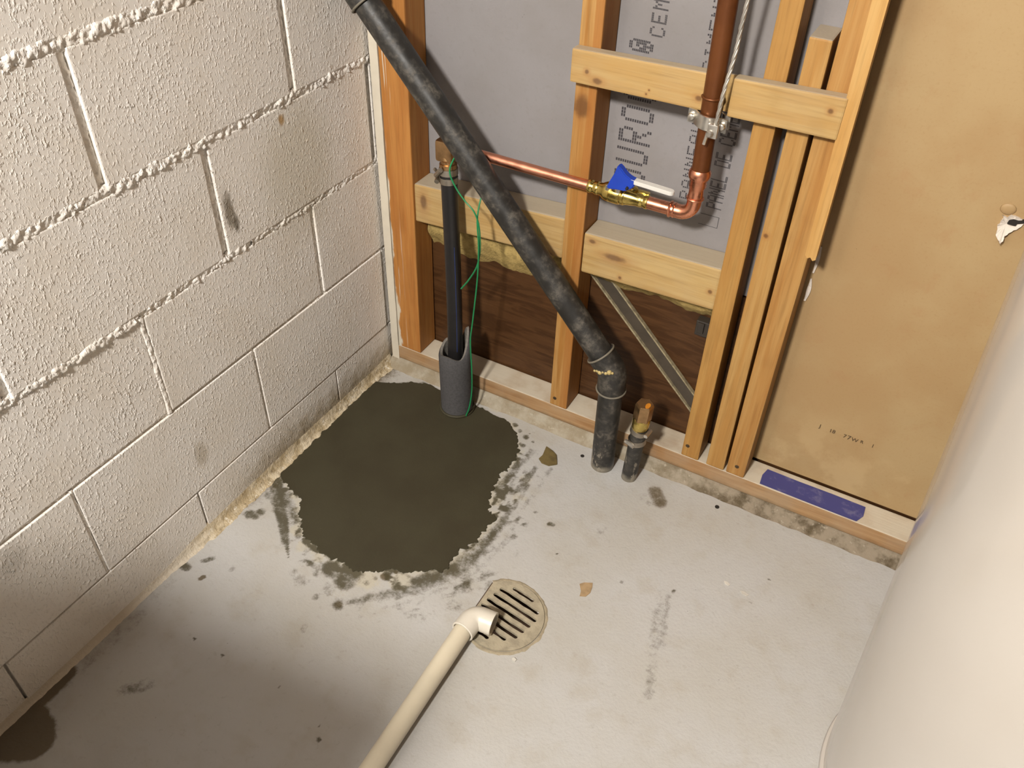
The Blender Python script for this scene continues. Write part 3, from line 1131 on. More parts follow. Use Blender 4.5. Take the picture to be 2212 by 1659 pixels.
# upper brace with a notch for the copper riser: outline in x-z, extruded in y
bm = bmesh.new()
zt = lambda x: .838 + (x - .43) * .0335
zb_ = lambda x: .784 + (x - .43) * .0145
ol = [(.424, zb_(.424)), (.648, zb_(.648)), (.648, zt(.648)), (.424, zt(.424))]
o2 = [(.687, zb_(.687)), (.851, zb_(.851)), (.851, zt(.851)), (.687, zt(.687))]
for pl in (ol, o2):
    box8(bm, [(pl[0][0], -.022, pl[0][1]), (pl[1][0], -.022, pl[1][1]), (pl[1][0], -.0005, pl[1][1]), (pl[0][0], -.0005, pl[0][1]),
              (pl[3][0], -.022, pl[3][1]), (pl[2][0], -.022, pl[2][1]), (pl[2][0], -.0005, pl[2][1]), (pl[3][0], -.0005, pl[3][1])], .003)
# thin web left at the back of the notch
box8(bm, [(.640, -.0045, zb_(.64)), (.694, -.0045, zb_(.694)), (.694, -.0006, zb_(.694)), (.640, -.0006, zb_(.64)),
          (.640, -.0045, zt(.64) - .002), (.694, -.0045, zt(.694) - .002), (.694, -.0006, zt(.694) - .002), (.640, -.0006, zt(.64) - .002)])
br = obj('cross_brace', bm, W_BRACE, wf)
br['label'] = 'pale cross brace notched for the copper riser'
# furring strip up the last stud, snapped at its lower end
bm = bmesh.new()
tl, tr = lambda z: .855 - (z - .594) * .0284, lambda z: .8725 - (z - .594) * .0215
low = [.598, .593, .596, .591, .594]
n = len(low)
fr, bk = [], []
for i, z in enumerate(low):
    x = tl(z) + (tr(z) - tl(z)) * i / (n - 1)
    fr.append(bm.verts.new((x, -.020, z)))
    bk.append(bm.verts.new((x, -.0005, z)))
for z in (ZT,):
    x = T(.8725, .8640, .986)
    fr += [bm.verts.new((tr(z), -.020, z)), bm.verts.new((tl(z), -.020, z))]
    bk += [bm.verts.new((tr(z), -.0005, z)), bm.verts.new((tl(z), -.0005, z))]
bm.faces.new(fr)
bm.faces.new(bk[::-1])
for i in range(len(fr)):
    j = (i + 1) % len(fr)
    bm.faces.new((fr[i], bk[i], bk[j], fr[j]))
fs = obj('furring_strip', bm, W_TRIM, wf)
fs['label'] = 'pale furring strip snapped off at its lower end'
# white strip down the corner
bm = bmesh.new()
nz = 60
for i in range(nz):
    z = .020 + (1.5 - .020) * i / (nz - 1)
    e = .0265 + .0025 * (float(fbm(z, 0, 25, 3, 71)) - .5)
    for x, y in ((.0075, .012), (.0075, -.001), (e, -.0015), (e, .012)):
        bm.verts.new((x, y, z))
bm.verts.ensure_lookup_table()
for i in range(nz - 1):
    for k in range(4):
        q = [4 * i + k, 4 * i + (k + 1) % 4, 4 * i + 4 + (k + 1) % 4, 4 * i + 4 + k]
        bm.faces.new([bm.verts[t] for t in q])
ws = obj('corner_strip', bm, stripM, wf)
ws['label'] = 'white painted strip in the wall corner'
# nail heads
for p, par in (((.436, 0, .083), s2), ((.739, 0, .092), s3), ((.844, 0, .087), s5)):
    bm = bmesh.new()
    add_lathe(bm, p, (0, -1, 0), [(-.002, .0042), (.0006, .0042), (.0012, .003)], 12)
    obj('nail', bm, nailM, par)
# mortar bed under the plate
v = []
xs = np.arange(.005, 1.26, .005)
prof = [(.064, .0235), (.004, .0240), (-.004, .0200), (-.007, .0120), (-.013, .0040), (-.021, -.001)]
for x in xs:
    for j, (y, z) in enumerate(prof):
        n_ = float(fbm(x, j * .03, 38, 3, 81)) - .5
        v.append((float(x), y + (n_ * .008 if j > 1 else 0), max(-.001, z + (n_ * .005 if 1 < j < 5 else 0))))
curb = pyobj('mortar_bed', v, grid_faces(len(xs), len(prof)), curbM, floor, True)
curb['label'] = 'rough stained mortar bed under the sole plate'

# tape on the plate
bm = bmesh.new()
tp = [(.895, .004), (.960, .003), (1.030, .002), (1.086, .003), (1.095, .022), (1.094, .048), (1.03, .050), (.96, .049), (.898, .050), (.893, .030)]
for dz in (.0618, .0626):
    for i, (x, y) in enumerate(tp):
        bm.verts.new((x, y, dz + (.0004 * (i % 3))))
bm.verts.ensure_lookup_table()
n = len(tp)
bm.faces.new([bm.verts[i] for i in range(n)][::-1])
bm.faces.new([bm.verts[n + i] for i in range(n)])
for i in range(n):
    bm.faces.new((bm.verts[i], bm.verts[(i + 1) % n], bm.verts[n + (i + 1) % n], bm.verts[n + i]))
tag(obj('masking_tape', bm, tapeM), 'strip of blue masking tape stuck on the sole plate in the right bay', 'tape')

# ------------------------------------------------------------------ printing on the cement board (dots) and the gypsum stamp
FONT = {'D': '11110 10001 10001 10001 10001 10001 11110', 'U': '10001 10001 10001 10001 10001 10001 01110', 'R': '11110 10001 10001 11110 10100 10010 10001',
        'O': '01110 10001 10001 10001 10001 10001 01110', 'C': '01110 10001 10000 10000 10000 10001 01110', 'K': '10001 10010 10100 11000 10100 10010 10001',
        'E': '11111 10000 10000 11110 10000 10000 11111', 'M': '10001 11011 10101 10101 10001 10001 10001', 'N': '10001 11001 10101 10101 10011 10001 10001',
        'T': '11111 00100 00100 00100 00100 00100 00100', 'B': '11110 10001 10001 11110 10001 10001 11110', 'A': '01110 10001 10001 11111 10001 10001 10001',
        'P': '11110 10001 10001 11110 10000 10000 10000', 'L': '10000 10000 10000 10000 10000 10000 11111', 'I': '01110 00100 00100 00100 00100 00100 01110',
        '@': '01110 10001 10111 11011 11111 10101 01110', ' ': '00000 00000 00000 00000 00000 00000 00000', 'S': '01111 10000 10000 01110 00001 00001 11110'}


def dot_print(text, xtop, xbot, z0, adv, yb=.0640, wfill=.74, sub=2, name='board_print'):
    """inkjet lettering reading upward: letter tops point to -x"""
    v, f = [], []
    H = xbot - xtop
    ch_, cw = H / 7, adv * wfill / 5
    for n_, c in enumerate(text):
        rows = FONT[c].split()
        for r in range(7):
            for k in range(5):
                if rows[r][k] != '1':
                    continue
                for q in range(sub):
                    x = xtop + (r + (q + .5) / sub) * ch_
                    for (za, zb2) in ((.06, .94),):
                        za_, zb_2 = z0 + n_ * adv + (k + za) * cw, z0 + n_ * adv + (k + zb2) * cw
                        hw_ = ch_ / sub * .36
                        i = len(v)
                        v += [(x - hw_, yb, za_), (x + hw_, yb, za_), (x + hw_, yb, zb_2), (x - hw_, yb, zb_2)]
                        f.append((i, i + 1, i + 2, i + 3))
    o = pyobj(name, v, f, inkM, wb)
    o['kind'] = 'stuff'
    return o


dot_print('DUROCK', .486, .546, .590, .0380)['label'] = 'large dotted lettering reading upward on the board'
dot_print('@', .486, .528, .822, .0270)
dot_print('CEMENT BOARD', .518, .544, .851, .0205)['label'] = 'smaller dotted lettering reading upward'
dot_print('PANNEAU DE CIMENT', .612, .636, .590, .0205, sub=1)
dot_print('PANEL DE CEMENTO', .662, .690, .587, .0130, sub=2, wfill=.86)
# rectangle outline print under the lettering
v = []
f = []
for (xa, xb, za, zb2) in ((.655, .69, .572, .5728), (.689, .6898, .552, .5725), (.655, .69, .5515, .5522)):
    i = len(v)
    v += [(xa, .064, za), (xb, .064, za), (xb, .064, zb2), (xa, .064, zb2)]
    f.append((i, i + 1, i + 2, i + 3))
pyobj('board_print', v, f, inkM, wb)


def text_mesh(txt, size, extrude=.0002):
    cu = bpy.data.curves.new('t', 'FONT')
    cu.body = txt
    cu.size = size
    cu.extrude = extrude
    to = bpy.data.objects.new('t', cu)
    COL.objects.link(to)
    bpy.context.view_layer.update()
    m_ = bpy.data.meshes.new_from_object(to.evaluated_get(bpy.context.evaluated_depsgraph_get()))
    bpy.data.objects.remove(to)
    return m_


xx = .962
bmT = bmesh.new()
for txt, x, dz, sz in (('J', .962, .002, .012), ('18', .981, .000, .012), ('7', 1.008, -.001, .012), ('7', 1.0155, -.002, .014), ('W', 1.0235, -.002, .012), ('R', 1.0395, 0.0, .010), ('1', 1.060, -.001, .012)):
    m_ = text_mesh(txt, sz)
    m_.transform(Matrix.Translation((x, .0666, .197 + dz)) @ Matrix.Rotation(math.pi / 2, 4, 'X'))
    bmT.from_mesh(m_)
obj('date_stamp', bmT, inkFaint, wb)['label'] = 'faded stamp reading J 18 77WR 1'

# ------------------------------------------------------------------ concrete patch
bm = bmesh.new()
cen = Vector((.22, -.28, 0))
fine = []
for i, p in enumerate(ring):
    q = ring[(i + 1) % len(ring)]
    for k in range(3):
        fine.append(p.lerp(q, k / 3))
outer, mid = [], []
n = len(fine)
for i, p in enumerate(fine):
    nx = (fine[(i + 1) % n] - fine[i - 1]).normalized()
    nn_ = Vector((nx.y, -nx.x, 0))
    if nn_.dot(p - cen) < 0:
        nn_ = -nn_
    ws_ = p.x < .03
    # the feathered edge is most ragged toward the drain
    rag = .25 if ws_ else (.45 if p.y > -.10 else 1.0)
    j = ((float(fbm(p.x, p.y, 55, 3, 91)) - .5) * .022 + (float(fbm(p.x, p.y, 160, 3, 95)) - .5) * .014) * rag
    q = p + nn_ * j
    outer.append((q.x, q.y, -.0005))
    mid.append((q.x - nn_.x * .0012, q.y - nn_.y * .0012, .0013))
vo = [bm.verts.new(q) for q in outer]
vm = [bm.verts.new(q) for q in mid]
for i in range(n):
    j = (i + 1) % n
    bm.faces.new((vo[i], vo[j], vm[j], vm[i]))
bm.faces.new(vm)
tag(obj('concrete_patch', bm, wetM, None, False), 'large dark wet patch of freshly troweled concrete in the floor corner', 'concrete patch')

# ------------------------------------------------------------------ black poly supply riser, foam sleeve, brass elbow
pp = thing('supply_riser', 'black plastic water riser with blue stripe and clamped brass elbow rising from foam sleeve', 'pipe', (.222, -.055, .004))
A, B = Vector((.2185, -.057, .006)), Vector((.1925, -.028, .575))
bm = bmesh.new()
mid_ = [A.lerp(B, t) + Vector((.004 * math.sin(math.pi * t), 0, 0)) for t in (0, .25, .5, .75, 1)]
add_tube(bm, spline(mid_, 5), .0162, 28)
pip = obj('pipe', bm, polyM, pp, True, 40)
bm = bmesh.new()
off = Vector((.0118, -.0112, 0))
add_tube(bm, spline([A.lerp(B, t) + Vector((.004 * math.sin(math.pi * t), 0, 0)) + off for t in (.28, .45, .6, .72)], 4), .0007, 6)
obj('stripe', bm, blueStripe, pip)
dp = (B - A).normalized()
# hose clamps
for t, ph, nm in ((.955, .3, 0), (.985, 1.3, 1)):
    c = A.lerp(B, t)
    bm = bmesh.new()
    add_lathe(bm, c - dp * .006, dp, [(0, .0168), (0, .0182), (.012, .0182), (.012, .0168)], 28, False)
    cl = obj('hose_clamp', bm, steelDull, pp, True, 40)
    ex = Vector((-1, -.35, 0)).normalized() if nm == 0 else Vector((-.55, -.83, 0)).normalized()
    tx = Vector((ex.y, -ex.x, 0))
    bm = bmesh.new()
    add_tube(bm, [c + ex * .021 - tx * .011 - dp * .002 * (1 - nm * 6), c + ex * .021 + tx * .011 + dp * .002 * (1 - nm * 6)], .0048, 10)
    add_tube(bm, [c + ex * .021 + tx * .011, c + ex * .021 + tx * .016], .0035, 6)
    obj('clamp_screw', bm, steelDull, cl)
# brass elbow
bm = bmesh.new()
add_lathe(bm, B + dp * (-.002), dp, [(0, .0135), (.0, .017), (.008, .017), (.008, .014), (.014, .014)], 28)
E0 = B + dp * .012
add_tube(bm, arc_path(E0, (.1875, -.022, .6115), (.222, -.020, .6115), .012, 8), .0150, 24)
add_box(bm, (.1885, -.0225, .606), (.036, .036, .042), .006)
add_lathe(bm, (.205, -.020, .607), (1, 0, 0), [(0, .017), (.010, .017), (.010, .0145), (.020, .0145)], 8)
obj('brass_elbow', bm, brassOld, pp, True, 40)

# foam sleeve with a slanting cut top
fsl = thing('foam_sleeve', 'grey foam pipe sleeve with jagged cut top standing in the wet concrete', 'pipe sleeve', (.222, -.055, .004))
bm = bmesh.new()
nn = 44
ro, ri = .0358, .0268
cxs, cys = .2215, -.0560
lean = Vector((-.006, .002, 0))
O, I = [], []


def ztop(a):
    # high horn at the right back, low at the front
    return .160 + .058 * max(0, math.cos(a - .75)) ** 2.6 + .004 * math.sin(3 * a) + .012 * max(0, math.cos(a - 2.6)) ** 2


for i in range(nn):
    a = 2 * math.pi * i / nn
    zt_ = ztop(a)
    o_, i_ = [], []
    for t in (0, .25, .5, .75, .94, 1):
        z = -.001 + (zt_ + .001) * t
        rr = ro - (.004 if t == 1 else 0)
        p = Vector((cxs + rr * math.cos(a), cys + rr * math.sin(a), z)) + lean * (z / .2)
        o_.append(bm.verts.new(p))
    for t in (1, .6, 0):
        z = -.001 + (zt_ - .002 + .001) * t
        p = Vector((cxs + ri * math.cos(a), cys + ri * math.sin(a), z)) + lean * (z / .2)
        i_.append(bm.verts.new(p))
    O.append(o_)
    I.append(i_)
for i in range(nn):
    j = (i + 1) % nn
    for k in range(5):
        bm.faces.new((O[i][k], O[j][k], O[j][k + 1], O[i][k + 1]))
    fq = bm.faces.new((O[i][5], O[j][5], I[j][0], I[i][0]))
    fq.material_index = 1
    for k in range(2):
        bm.faces.new((I[i][k], I[j][k], I[j][k + 1], I[i][k + 1])).material_index = 1
    if True:
        O[i][4].co += Vector((0, 0, 0))
obj('sleeve', bm, [foamM, foamTop], fsl, True, 60)
bm = bmesh.new()
add_torus(bm, (cxs, cys, .0042), (0, 0, 1), .0375, .0032, 40, 8)
o = obj('concrete_collar', bm, wetM, fsl, True)
o['label'] = 'ring of wet concrete hugging the sleeve'

# green tracer wires
W1 = [(.240, -.026, .640), (.231, -.040, .630), (.2235, -.062, .608), (.222, -.070, .588), (.2345, -.070, .562), (.254, -.070, .540), (.273, -.070, .524), (.284, -.070, .496), (.2865, -.070, .446), (.280, -.070, .407), (.262, -.070, .370), (.244, -.070, .342)]
bm = bmesh.new()
add_tube(bm, spline(W1, 8), .0016, 8)
tag(obj('green_wire', bm, greenM), 'thin green wire curling off the brass elbow with a loose end in the air', 'wire')
W2 = [(.292, -.028, .590), (.279, -.040, .566), (.2785, -.066, .515), (.2860, -.0745, .456), (.2835, -.074, .382), (.273, -.074, .276), (.2675, -.074, .221), (.2690, -.071, .142), (.2665, -.067, .077), (.262, -.070, .030), (.256, -.075, .004)]
bm = bmesh.new()
add_tube(bm, spline(W2, 8), .0016, 8)
tag(obj('green_wire', bm, greenM), 'long green wire running down past the foam sleeve into the concrete', 'wire')

# ------------------------------------------------------------------ ABS drain
ab = thing('drain_pipe', 'dusty black plastic drain pipe rising from floor and slanting across the studs to upper left', 'pipe', (.582, -.053, 0))
PY = -.058
base, knee = Vector((.5815, -.052, -.004)), Vector((.5785, PY, .262))
top = Vector((.046, PY, .8605))
up = (top - knee).normalized()
bm = bmesh.new()
add_tube(bm, [base, base.lerp(knee, .5), base.lerp(knee, .93)], .0242, 36)
obj('vertical_pipe', bm, absM, ab, True, 40)
bm = bmesh.new()
add_tube(bm, [knee + up * .030, knee.lerp(top, .35), knee.lerp(top, .7), top], .0242, 36)
obj('slanting_pipe', bm, absM, ab, True, 40)
dn = (base - knee).normalized()
bm = bmesh.new()
add_tube(bm, arc_path(knee + dn * .046, knee, knee + up * .046, .040, 10), .0282, 36)
el = obj('elbow_fitting', bm, absM, ab, True, 40)
for c, d in ((knee + dn * .044, dn), (knee + up * .044, up)):
    bm = bmesh.new()
    add_torus(bm, c, d, .0284, .0021, 40, 8)
    obj('rim', bm, absRim, el, True)
bm = bmesh.new()
c = knee + up * .012
for i in range(7):
    p = c + Vector((-.021 + .006 * i, -.0268 + .0012 * abs(i - 3), .0015 * i - .002 + .002 * (i % 2)))
    bmesh.ops.create_uvsphere(bm, u_segments=8, v_segments=6, radius=.0028 + .0012 * (i % 3), matrix=Matrix.Translation(p))
obj('cement_smear', bm, glueM, el, True)['label'] = 'yellow dried glue smear'
bm = bmesh.new()
kt = top - up * .012
add_tube(bm, arc_path(kt, top + up * .016, top + up * .016 + Vector((0, 0, .06)), .03, 8), .0282, 32)
e2 = obj('elbow_fitting', bm, absM, ab, True, 40)
bm = bmesh.new()
add_torus(bm, kt, up, .0284, .0021, 40, 8)
obj('rim', bm, absRim, e2, True)
bm = bmesh.new()
q = top + up * .016
add_tube(bm, [q + Vector((0, 0, .05)), q + Vector((0, 0, 1.40))], .0242, 28)
obj('vertical_pipe', bm, absM, ab, True, 40)

# ------------------------------------------------------------------ capped stub
sb = thing('capped_stub', 'short capped black pipe stub with brass plug standing beside the drain pipe', 'pipe', (.6445, -.055, 0))
SA, SB = Vector((.6445, -.0560, -.003)), Vector((.6490, -.054, .1450))
sd = (SB - SA).normalized()
bm = bmesh.new()
add_tube(bm, [SA, SA.lerp(SB, .5), SB], .0160, 26)
obj('pipe', bm, stubM, sb, True, 40)
for t, tl_ in ((.76, -.16), (.955, .14)):
    c = SA.lerp(SB, t)
    d = (sd + Vector((tl_, 0, 0))).normalized()
    bm = bmesh.new()
    add_lathe(bm, c - d * .006, d, [(0, .0166), (0, .0182), (.012, .0182), (.012, .0166)], 28, False)
    cl = obj('hose_clamp', bm, steelDull, sb, True, 40)
    ex = Vector((-.35, -.93, 0)).normalized() if t < .9 else Vector((.95, -.1, .1)).normalized()
    tx = Vector((-ex.y, ex.x, 0)).normalized()
    bm = bmesh.new()
    add_tube(bm, [c + ex * .0205 - tx * .009, c + ex * .0205 + tx * .009], .0042, 8)
    add_lathe(bm, c + ex * .0205 - tx * .009, -tx, [(0, .0046), (.004, .0046)], 6)
    obj('clamp_screw', bm, steelM, cl)
bm = bmesh.new()
add_lathe(bm, SB - sd * .002, sd, [(0, .0155), (.004, .0165), (.010, .0175), (.026, .0175), (.029, .016)], 28)
obj('brass_plug', bm, brassM, sb, True, 40)
bm = bmesh.new()
add_lathe(bm, SB + sd * .025, sd, [(0, .0172), (.0, .0185), (.034, .0185), (.039, .0165)], 6, ang0=.35)
hx = obj('hex_cap', bm, brassOld, sb)
bm = bmesh.new()
u_, w_ = frame(sd)
cc = SB + sd * .0645
for k in range(10):
    a = 2 * math.pi * k / 10
    bm.verts.new(cc + Vector((.0075 + .0050 * math.cos(a), -.004 + .0085 * math.sin(a), .0004)))
bm.verts.ensure_lookup_table()
bm.faces.new(list(bm.verts))
r = bmesh.ops.extrude_face_region(bm, geom=list(bm.faces))
for q in r['geom']:
    if isinstance(q, bmesh.types.BMVert):
        q.co.z -= .0012
obj('paint_dab', bm, orangeM, hx)['label'] = 'orange paint dab'

# ------------------------------------------------------------------ copper line, valve, riser
CY, CZ = -.020, .6115
cp = thing('copper_line', 'copper water line running behind the drain pipe to an elbow and brown riser', 'pipe', (.662, CY, CZ))
bm = bmesh.new()
add_tube(bm, [(.212, CY, CZ), (.345, CY, CZ), (.478, CY, CZ)], .0094, 24)
obj('tube', bm, copperPink, cp, True, 40)
RB, RTp = Vector((.6635, CY, CZ + .075)), Vector((.6560, -.0205, .982))
rd = (RTp - RB).normalized()
bm = bmesh.new()
add_tube(bm, [(.580, CY, CZ), (.640, CY, CZ)], .0109, 26)
obj('tube', bm, copperM, cp, True, 40)
bm = bmesh.new()
add_tube(bm, arc_path((.624, CY, CZ), (.6625, CY, CZ), (.6630, CY, CZ + .034), .022, 10), .0121, 26)
add_torus(bm, (.6255, CY, CZ), (1, 0, 0), .0122, .0022, 32, 8)
add_torus(bm, (.6325, CY, CZ), (1, 0, 0), .0119, .0014, 32, 8)
add_torus(bm, (.6630, CY, CZ + .0315), (0, 0, 1), .0124, .0024, 32, 8)
obj('elbow', bm, copperM, cp, True, 40)
bm = bmesh.new()
p0 = Vector((.6630, CY, CZ + .033))
add_lathe(bm, p0, (.0, 0, 1), [(0, .0122), (.004, .0128), (.006, .0122), (.017, .0124), (.020, .0142), (.032, .0146), (.035, .0170), (.040, .0180), (.046, .0176), (.050, .0152)], 30)
obj('coupling', bm, copperM, cp, True, 40)
bm = bmesh.new()
add_tube(bm, [RB, RB + rd * 1.55], .0146, 28)
rs = obj('riser', bm, copperOld, cp, True, 40)
rs['label'] = 'brown tarnished copper riser'
bm = bmesh.new()
c = RB + rd * ((.812 - RB.z) / rd.z)
add_torus(bm, c, rd, .0150, .0022, 32, 8)
obj('solder_ring', bm, copperOld, rs, True)

vl = thing('ball_valve', 'brass ball valve with blue handle sleeve and white lever on the copper line', 'valve', (.53, CY, CZ))
bm = bmesh.new()
VP = [(0, .0085), (0, .0104), (.003, .0116), (.007, .0116), (.009, .0104), (.013, .0104), (.015, .0117), (.019, .0117), (.021, .0108), (.026, .0118),
      (.031, .0148), (.035, .0168), (.043, .0176), (.0435, .0168), (.0455, .0168), (.046, .0176), (.058, .0178), (.062, .0172), (.063, .0160), (.065, .0160), (.066, .0168), (.070, .0163),
      (.071, .0152), (.082, .0132), (.092, .0116), (.096, .0120), (.100, .0120), (.102, .0108), (.105, .0108), (.107, .0121), (.111, .0121), (.113, .0100)]
add_lathe(bm, (.474, CY, CZ), (1, 0, 0), VP, 32)
obj('body', bm, brassM, vl, True, 35)
bm = bmesh.new()
add_lathe(bm, (.5300, -.030, CZ + .014), (0, -.25, 1), [(0, .0095), (.010, .0095), (.011, .0065), (.022, .0065)], 20)
add_lathe(bm, (.5300, -.0345, CZ + .026), (0, -.25, 1), [(0, .0080), (.006, .0080)], 6)
obj('stem', bm, brassM, vl, True, 35)
# blue sleeve, an upright fin bent out of the lever
bm = bmesh.new()
fin = [(.5205, .6360), (.5240, .6475), (.5320, .6660), (.5360, .6805), (.5410, .6785), (.5520, .6680), (.5610, .6635), (.5685, .6625), (.5690, .6540), (.5665, .6485), (.5600, .6440), (.5530, .6385), (.5420, .6385), (.5300, .6360)]
a_ = [bm.verts.new((x, -.0555, z)) for x, z in fin]
b_ = [bm.verts.new((x, -.0415, z)) for x, z in fin]
bm.faces.new(a_)
bm.faces.new(b_[::-1])
for i in range(len(fin)):
    j = (i + 1) % len(fin)
    bm.faces.new((a_[i], b_[i], b_[j], a_[j]))
bmesh.ops.recalc_face_normals(bm, faces=bm.faces)
bmesh.ops.bevel(bm, geom=list(bm.edges), offset=.0016, segments=2, affect='EDGES')
obj('handle_sleeve', bm, blueM, vl, False, 40)
bm = bmesh.new()
add_tube(bm, [(.5560, -.0562, .6440), (.5585, -.0562, .6490)], .0022, 8)
obj('sleeve_slot', bm, holeM, vl)
bm = bmesh.new()
n = 10
pf = [(.560, -.055), (.560, -.042)] + [(.628 + .0075 * math.cos(t), -.0485 + .0065 * math.sin(t)) for t in np.linspace(math.pi / 2, -math.pi / 2, n)]
zl = lambda x: .6585 - (x - .565) * .035
lo_ = [bm.verts.new((x, y, zl(x) - .0035)) for x, y in pf]
hi_ = [bm.verts.new((x, y, zl(x) + .0035)) for x, y in pf]
bm.faces.new(lo_[::-1])
bm.faces.new(hi_)
for i in range(len(pf)):
    j = (i + 1) % len(pf)
    bm.faces.new((lo_[i], lo_[j], hi_[j], hi_[i]))
bmesh.ops.recalc_face_normals(bm, faces=bm.faces)
bmesh.ops.bevel(bm, geom=list(bm.edges), offset=.0009, segments=2, affect='EDGES')
obj('lever', bm, whiteM, vl, False, 40)
bm = bmesh.new()
add_box(bm, (.520, -.0478, CZ + .0225), (.006, .006, .010), .001)
add_box(bm, (.540, -.0478, CZ + .0225), (.006, .006, .010), .001)
obj('handle_tab', bm, steelM, vl)
bm = bmesh.new()
add_lathe(bm, (.556, -.0150, CZ + .010), (0, -.3, 1), [(0, .007), (.006, .007), (.008, .004)], 14)
add_box(bm, (.572, -.012, CZ + .009), (.022, .009, .009), .002)
obj('drain_plug', bm, brassM, vl, False, 35)

# ------------------------------------------------------------------ ground clamp and bare wire
gc = thing('ground_clamp', 'zinc grounding clamp bolted round the brown copper riser', 'clamp', (.662, -.02, .778))
pc = RB + rd * ((.7775 - RB.z) / rd.z)
for nm, yo, sgn in (('front_jaw', -.0165, -1), ('rear_jaw', .0165, 1)):
    bm = bmesh.new()
    pts = []
    for i in range(13):
        t = -1 + 2 * i / 12
        x = t * .031
        dd = .0185 * math.sqrt(max(0, 1 - (t / .62) ** 2)) if abs(t) < .62 else 0
        pts.append((pc.x + x, pc.y + sgn * max(.0065, dd + .0)))
    for zo in (-.0105, .0105):
        for x, y in pts:
            bm.verts.new((x, y, pc.z + zo - (x - pc.x) * .10))
        for x, y in pts:
            bm.verts.new((x, y + sgn * .0032, pc.z + zo - (x - pc.x) * .10))
    bm.verts.ensure_lookup_table()
    k = len(pts)
    V = bm.verts
    for i in range(k - 1):
        bm.faces.new((V[i], V[i + 1], V[2 * k + i + 1], V[2 * k + i]))
        bm.faces.new((V[k + i], V[3 * k + i], V[3 * k + i + 1], V[k + i + 1]))
        bm.faces.new((V[i], V[k + i], V[k + i + 1], V[i + 1]))
        bm.faces.new((V[2 * k + i], V[2 * k + i + 1], V[3 * k + i + 1], V[3 * k + i]))
    for i in (0, k - 1):
        bm.faces.new((V[i], V[2 * k + i], V[3 * k + i], V[k + i]))
    obj(nm, bm, steelM, gc, False, 40)
for dx in (-.0245, .0245):
    bm = bmesh.new()
    z = pc.z - dx * .10
    add_tube(bm, [(pc.x + dx, pc.y - .016, z), (pc.x + dx, pc.y + .014, z)], .0030, 10)
    add_lathe(bm, (pc.x + dx, pc.y - .0095, z), (0, -1, 0), [(0, .0058), (.003, .0060), (.006, .0045), (.007, .002)], 12)
    obj('screw', bm, steelM, gc, True, 40)
bm = bmesh.new()
add_box(bm, (pc.x + .0155, pc.y - .0235, pc.z - .0065), (.016, .010, .022), .002)
lug = obj('lug', bm, steelM, gc, False, 40)
bm = bmesh.new()
add_lathe(bm, (pc.x + .0135, pc.y - .028, pc.z - .010), (-.2, -1, 0), [(0, .0055), (.003, .0055), (.0055, .0035)], 12)
add_tube(bm, [(pc.x + .008, pc.y - .024, pc.z - .012), (pc.x + .006, pc.y - .026, pc.z - .030)], .0026, 8)
obj('lug_screw', bm, steelM, lug, True, 40)
bm = bmesh.new()
cl = spline([(.6790, -.0450, .768), (.6795, -.0440, .785), (.6810, -.0420, .830), (.6850, -.036, .885), (.6855, -.034, .925), (.687, -.034, .960), (.690, -.033, 1.05), (.692, -.032, 1.30)], 12)
for k in range(4):
    pts = []
    s_ = 0
    for i, p in enumerate(cl):
        if i:
            s_ += (p - cl[i - 1]).length
        a = 2 * math.pi * (k / 4 + s_ / .055)
        pts.append(p + Vector((math.cos(a), math.sin(a), 0)) * .0017)
    add_tube(bm, pts, .0017, 6)
tag(obj('ground_wire', bm, aluM, None, True), 'bare twisted silver ground wire hanging down to the clamp beside the riser', 'wire')

# ------------------------------------------------------------------ floor drain
fd = thing('floor_drain', 'round slotted floor drain grate with one flat side, painted grey', 'drain', (DC[0], DC[1], 0))
cu = bpy.data.curves.new('g', 'CURVE')
cu.dimensions = '2D'
cu.fill_mode = 'BOTH'
cu.extrude = .0025


def poly(pts):
    s = cu.splines.new('POLY')
    s.points.add(len(pts) - 1)
    for q, p in zip(s.points, pts):
        q.co = (p[0], p[1], 0, 1)
    s.use_cyclic_u = True


GR = .0725
XC = -.0515
th0 = math.acos(XC / GR)
poly([(GR * math.cos(t), GR * math.sin(t)) for t in np.linspace(-th0, th0, 64)])
cs, sn = math.cos(math.radians(-8)), math.sin(math.radians(-8))
for i in range(8):
    yv = .0580 - .0158 * i - .002
    # slots as measured, in the grate's own axes
    xl = [-.018, -.036, -.0385, -.041, -.0425, -.041, -.036, -.024][i]
    xr = [.022, .044, .0500, .048, .046, .043, .030, .004][i]
    pts = []
    hwid = .0036 + .0004 * (i % 2)
    for t in np.linspace(-math.pi / 2, math.pi / 2, 7):
        pts.append((xr + hwid * math.cos(t), yv + hwid * math.sin(t)))
    for k in range(1, 6):
        x = xr + (xl - xr) * k / 6
        pts.append((x, yv + hwid + rng.uniform(-.0009, .0009)))
    for t in np.linspace(math.pi / 2, 3 * math.pi / 2, 7):
        pts.append((xl + hwid * math.cos(t), yv + hwid * math.sin(t)))
    for k in range(1, 6):
        x = xl + (xr - xl) * k / 6
        pts.append((x, yv - hwid + rng.uniform(-.0009, .0009)))
    poly([(x * cs - y * sn, x * sn + y * cs) for x, y in pts])
go = bpy.data.objects.new('g', cu)
COL.objects.link(go)
bpy.context.view_layer.update()
gm = bpy.data.meshes.new_from_object(go.evaluated_get(bpy.context.evaluated_depsgraph_get()))
bpy.data.objects.remove(go)
gm.transform(Matrix.Translation((DC[0], DC[1], .0002)))
gm.materials.clear()
link('grate', gm, grateM, fd)
bm = bmesh.new()
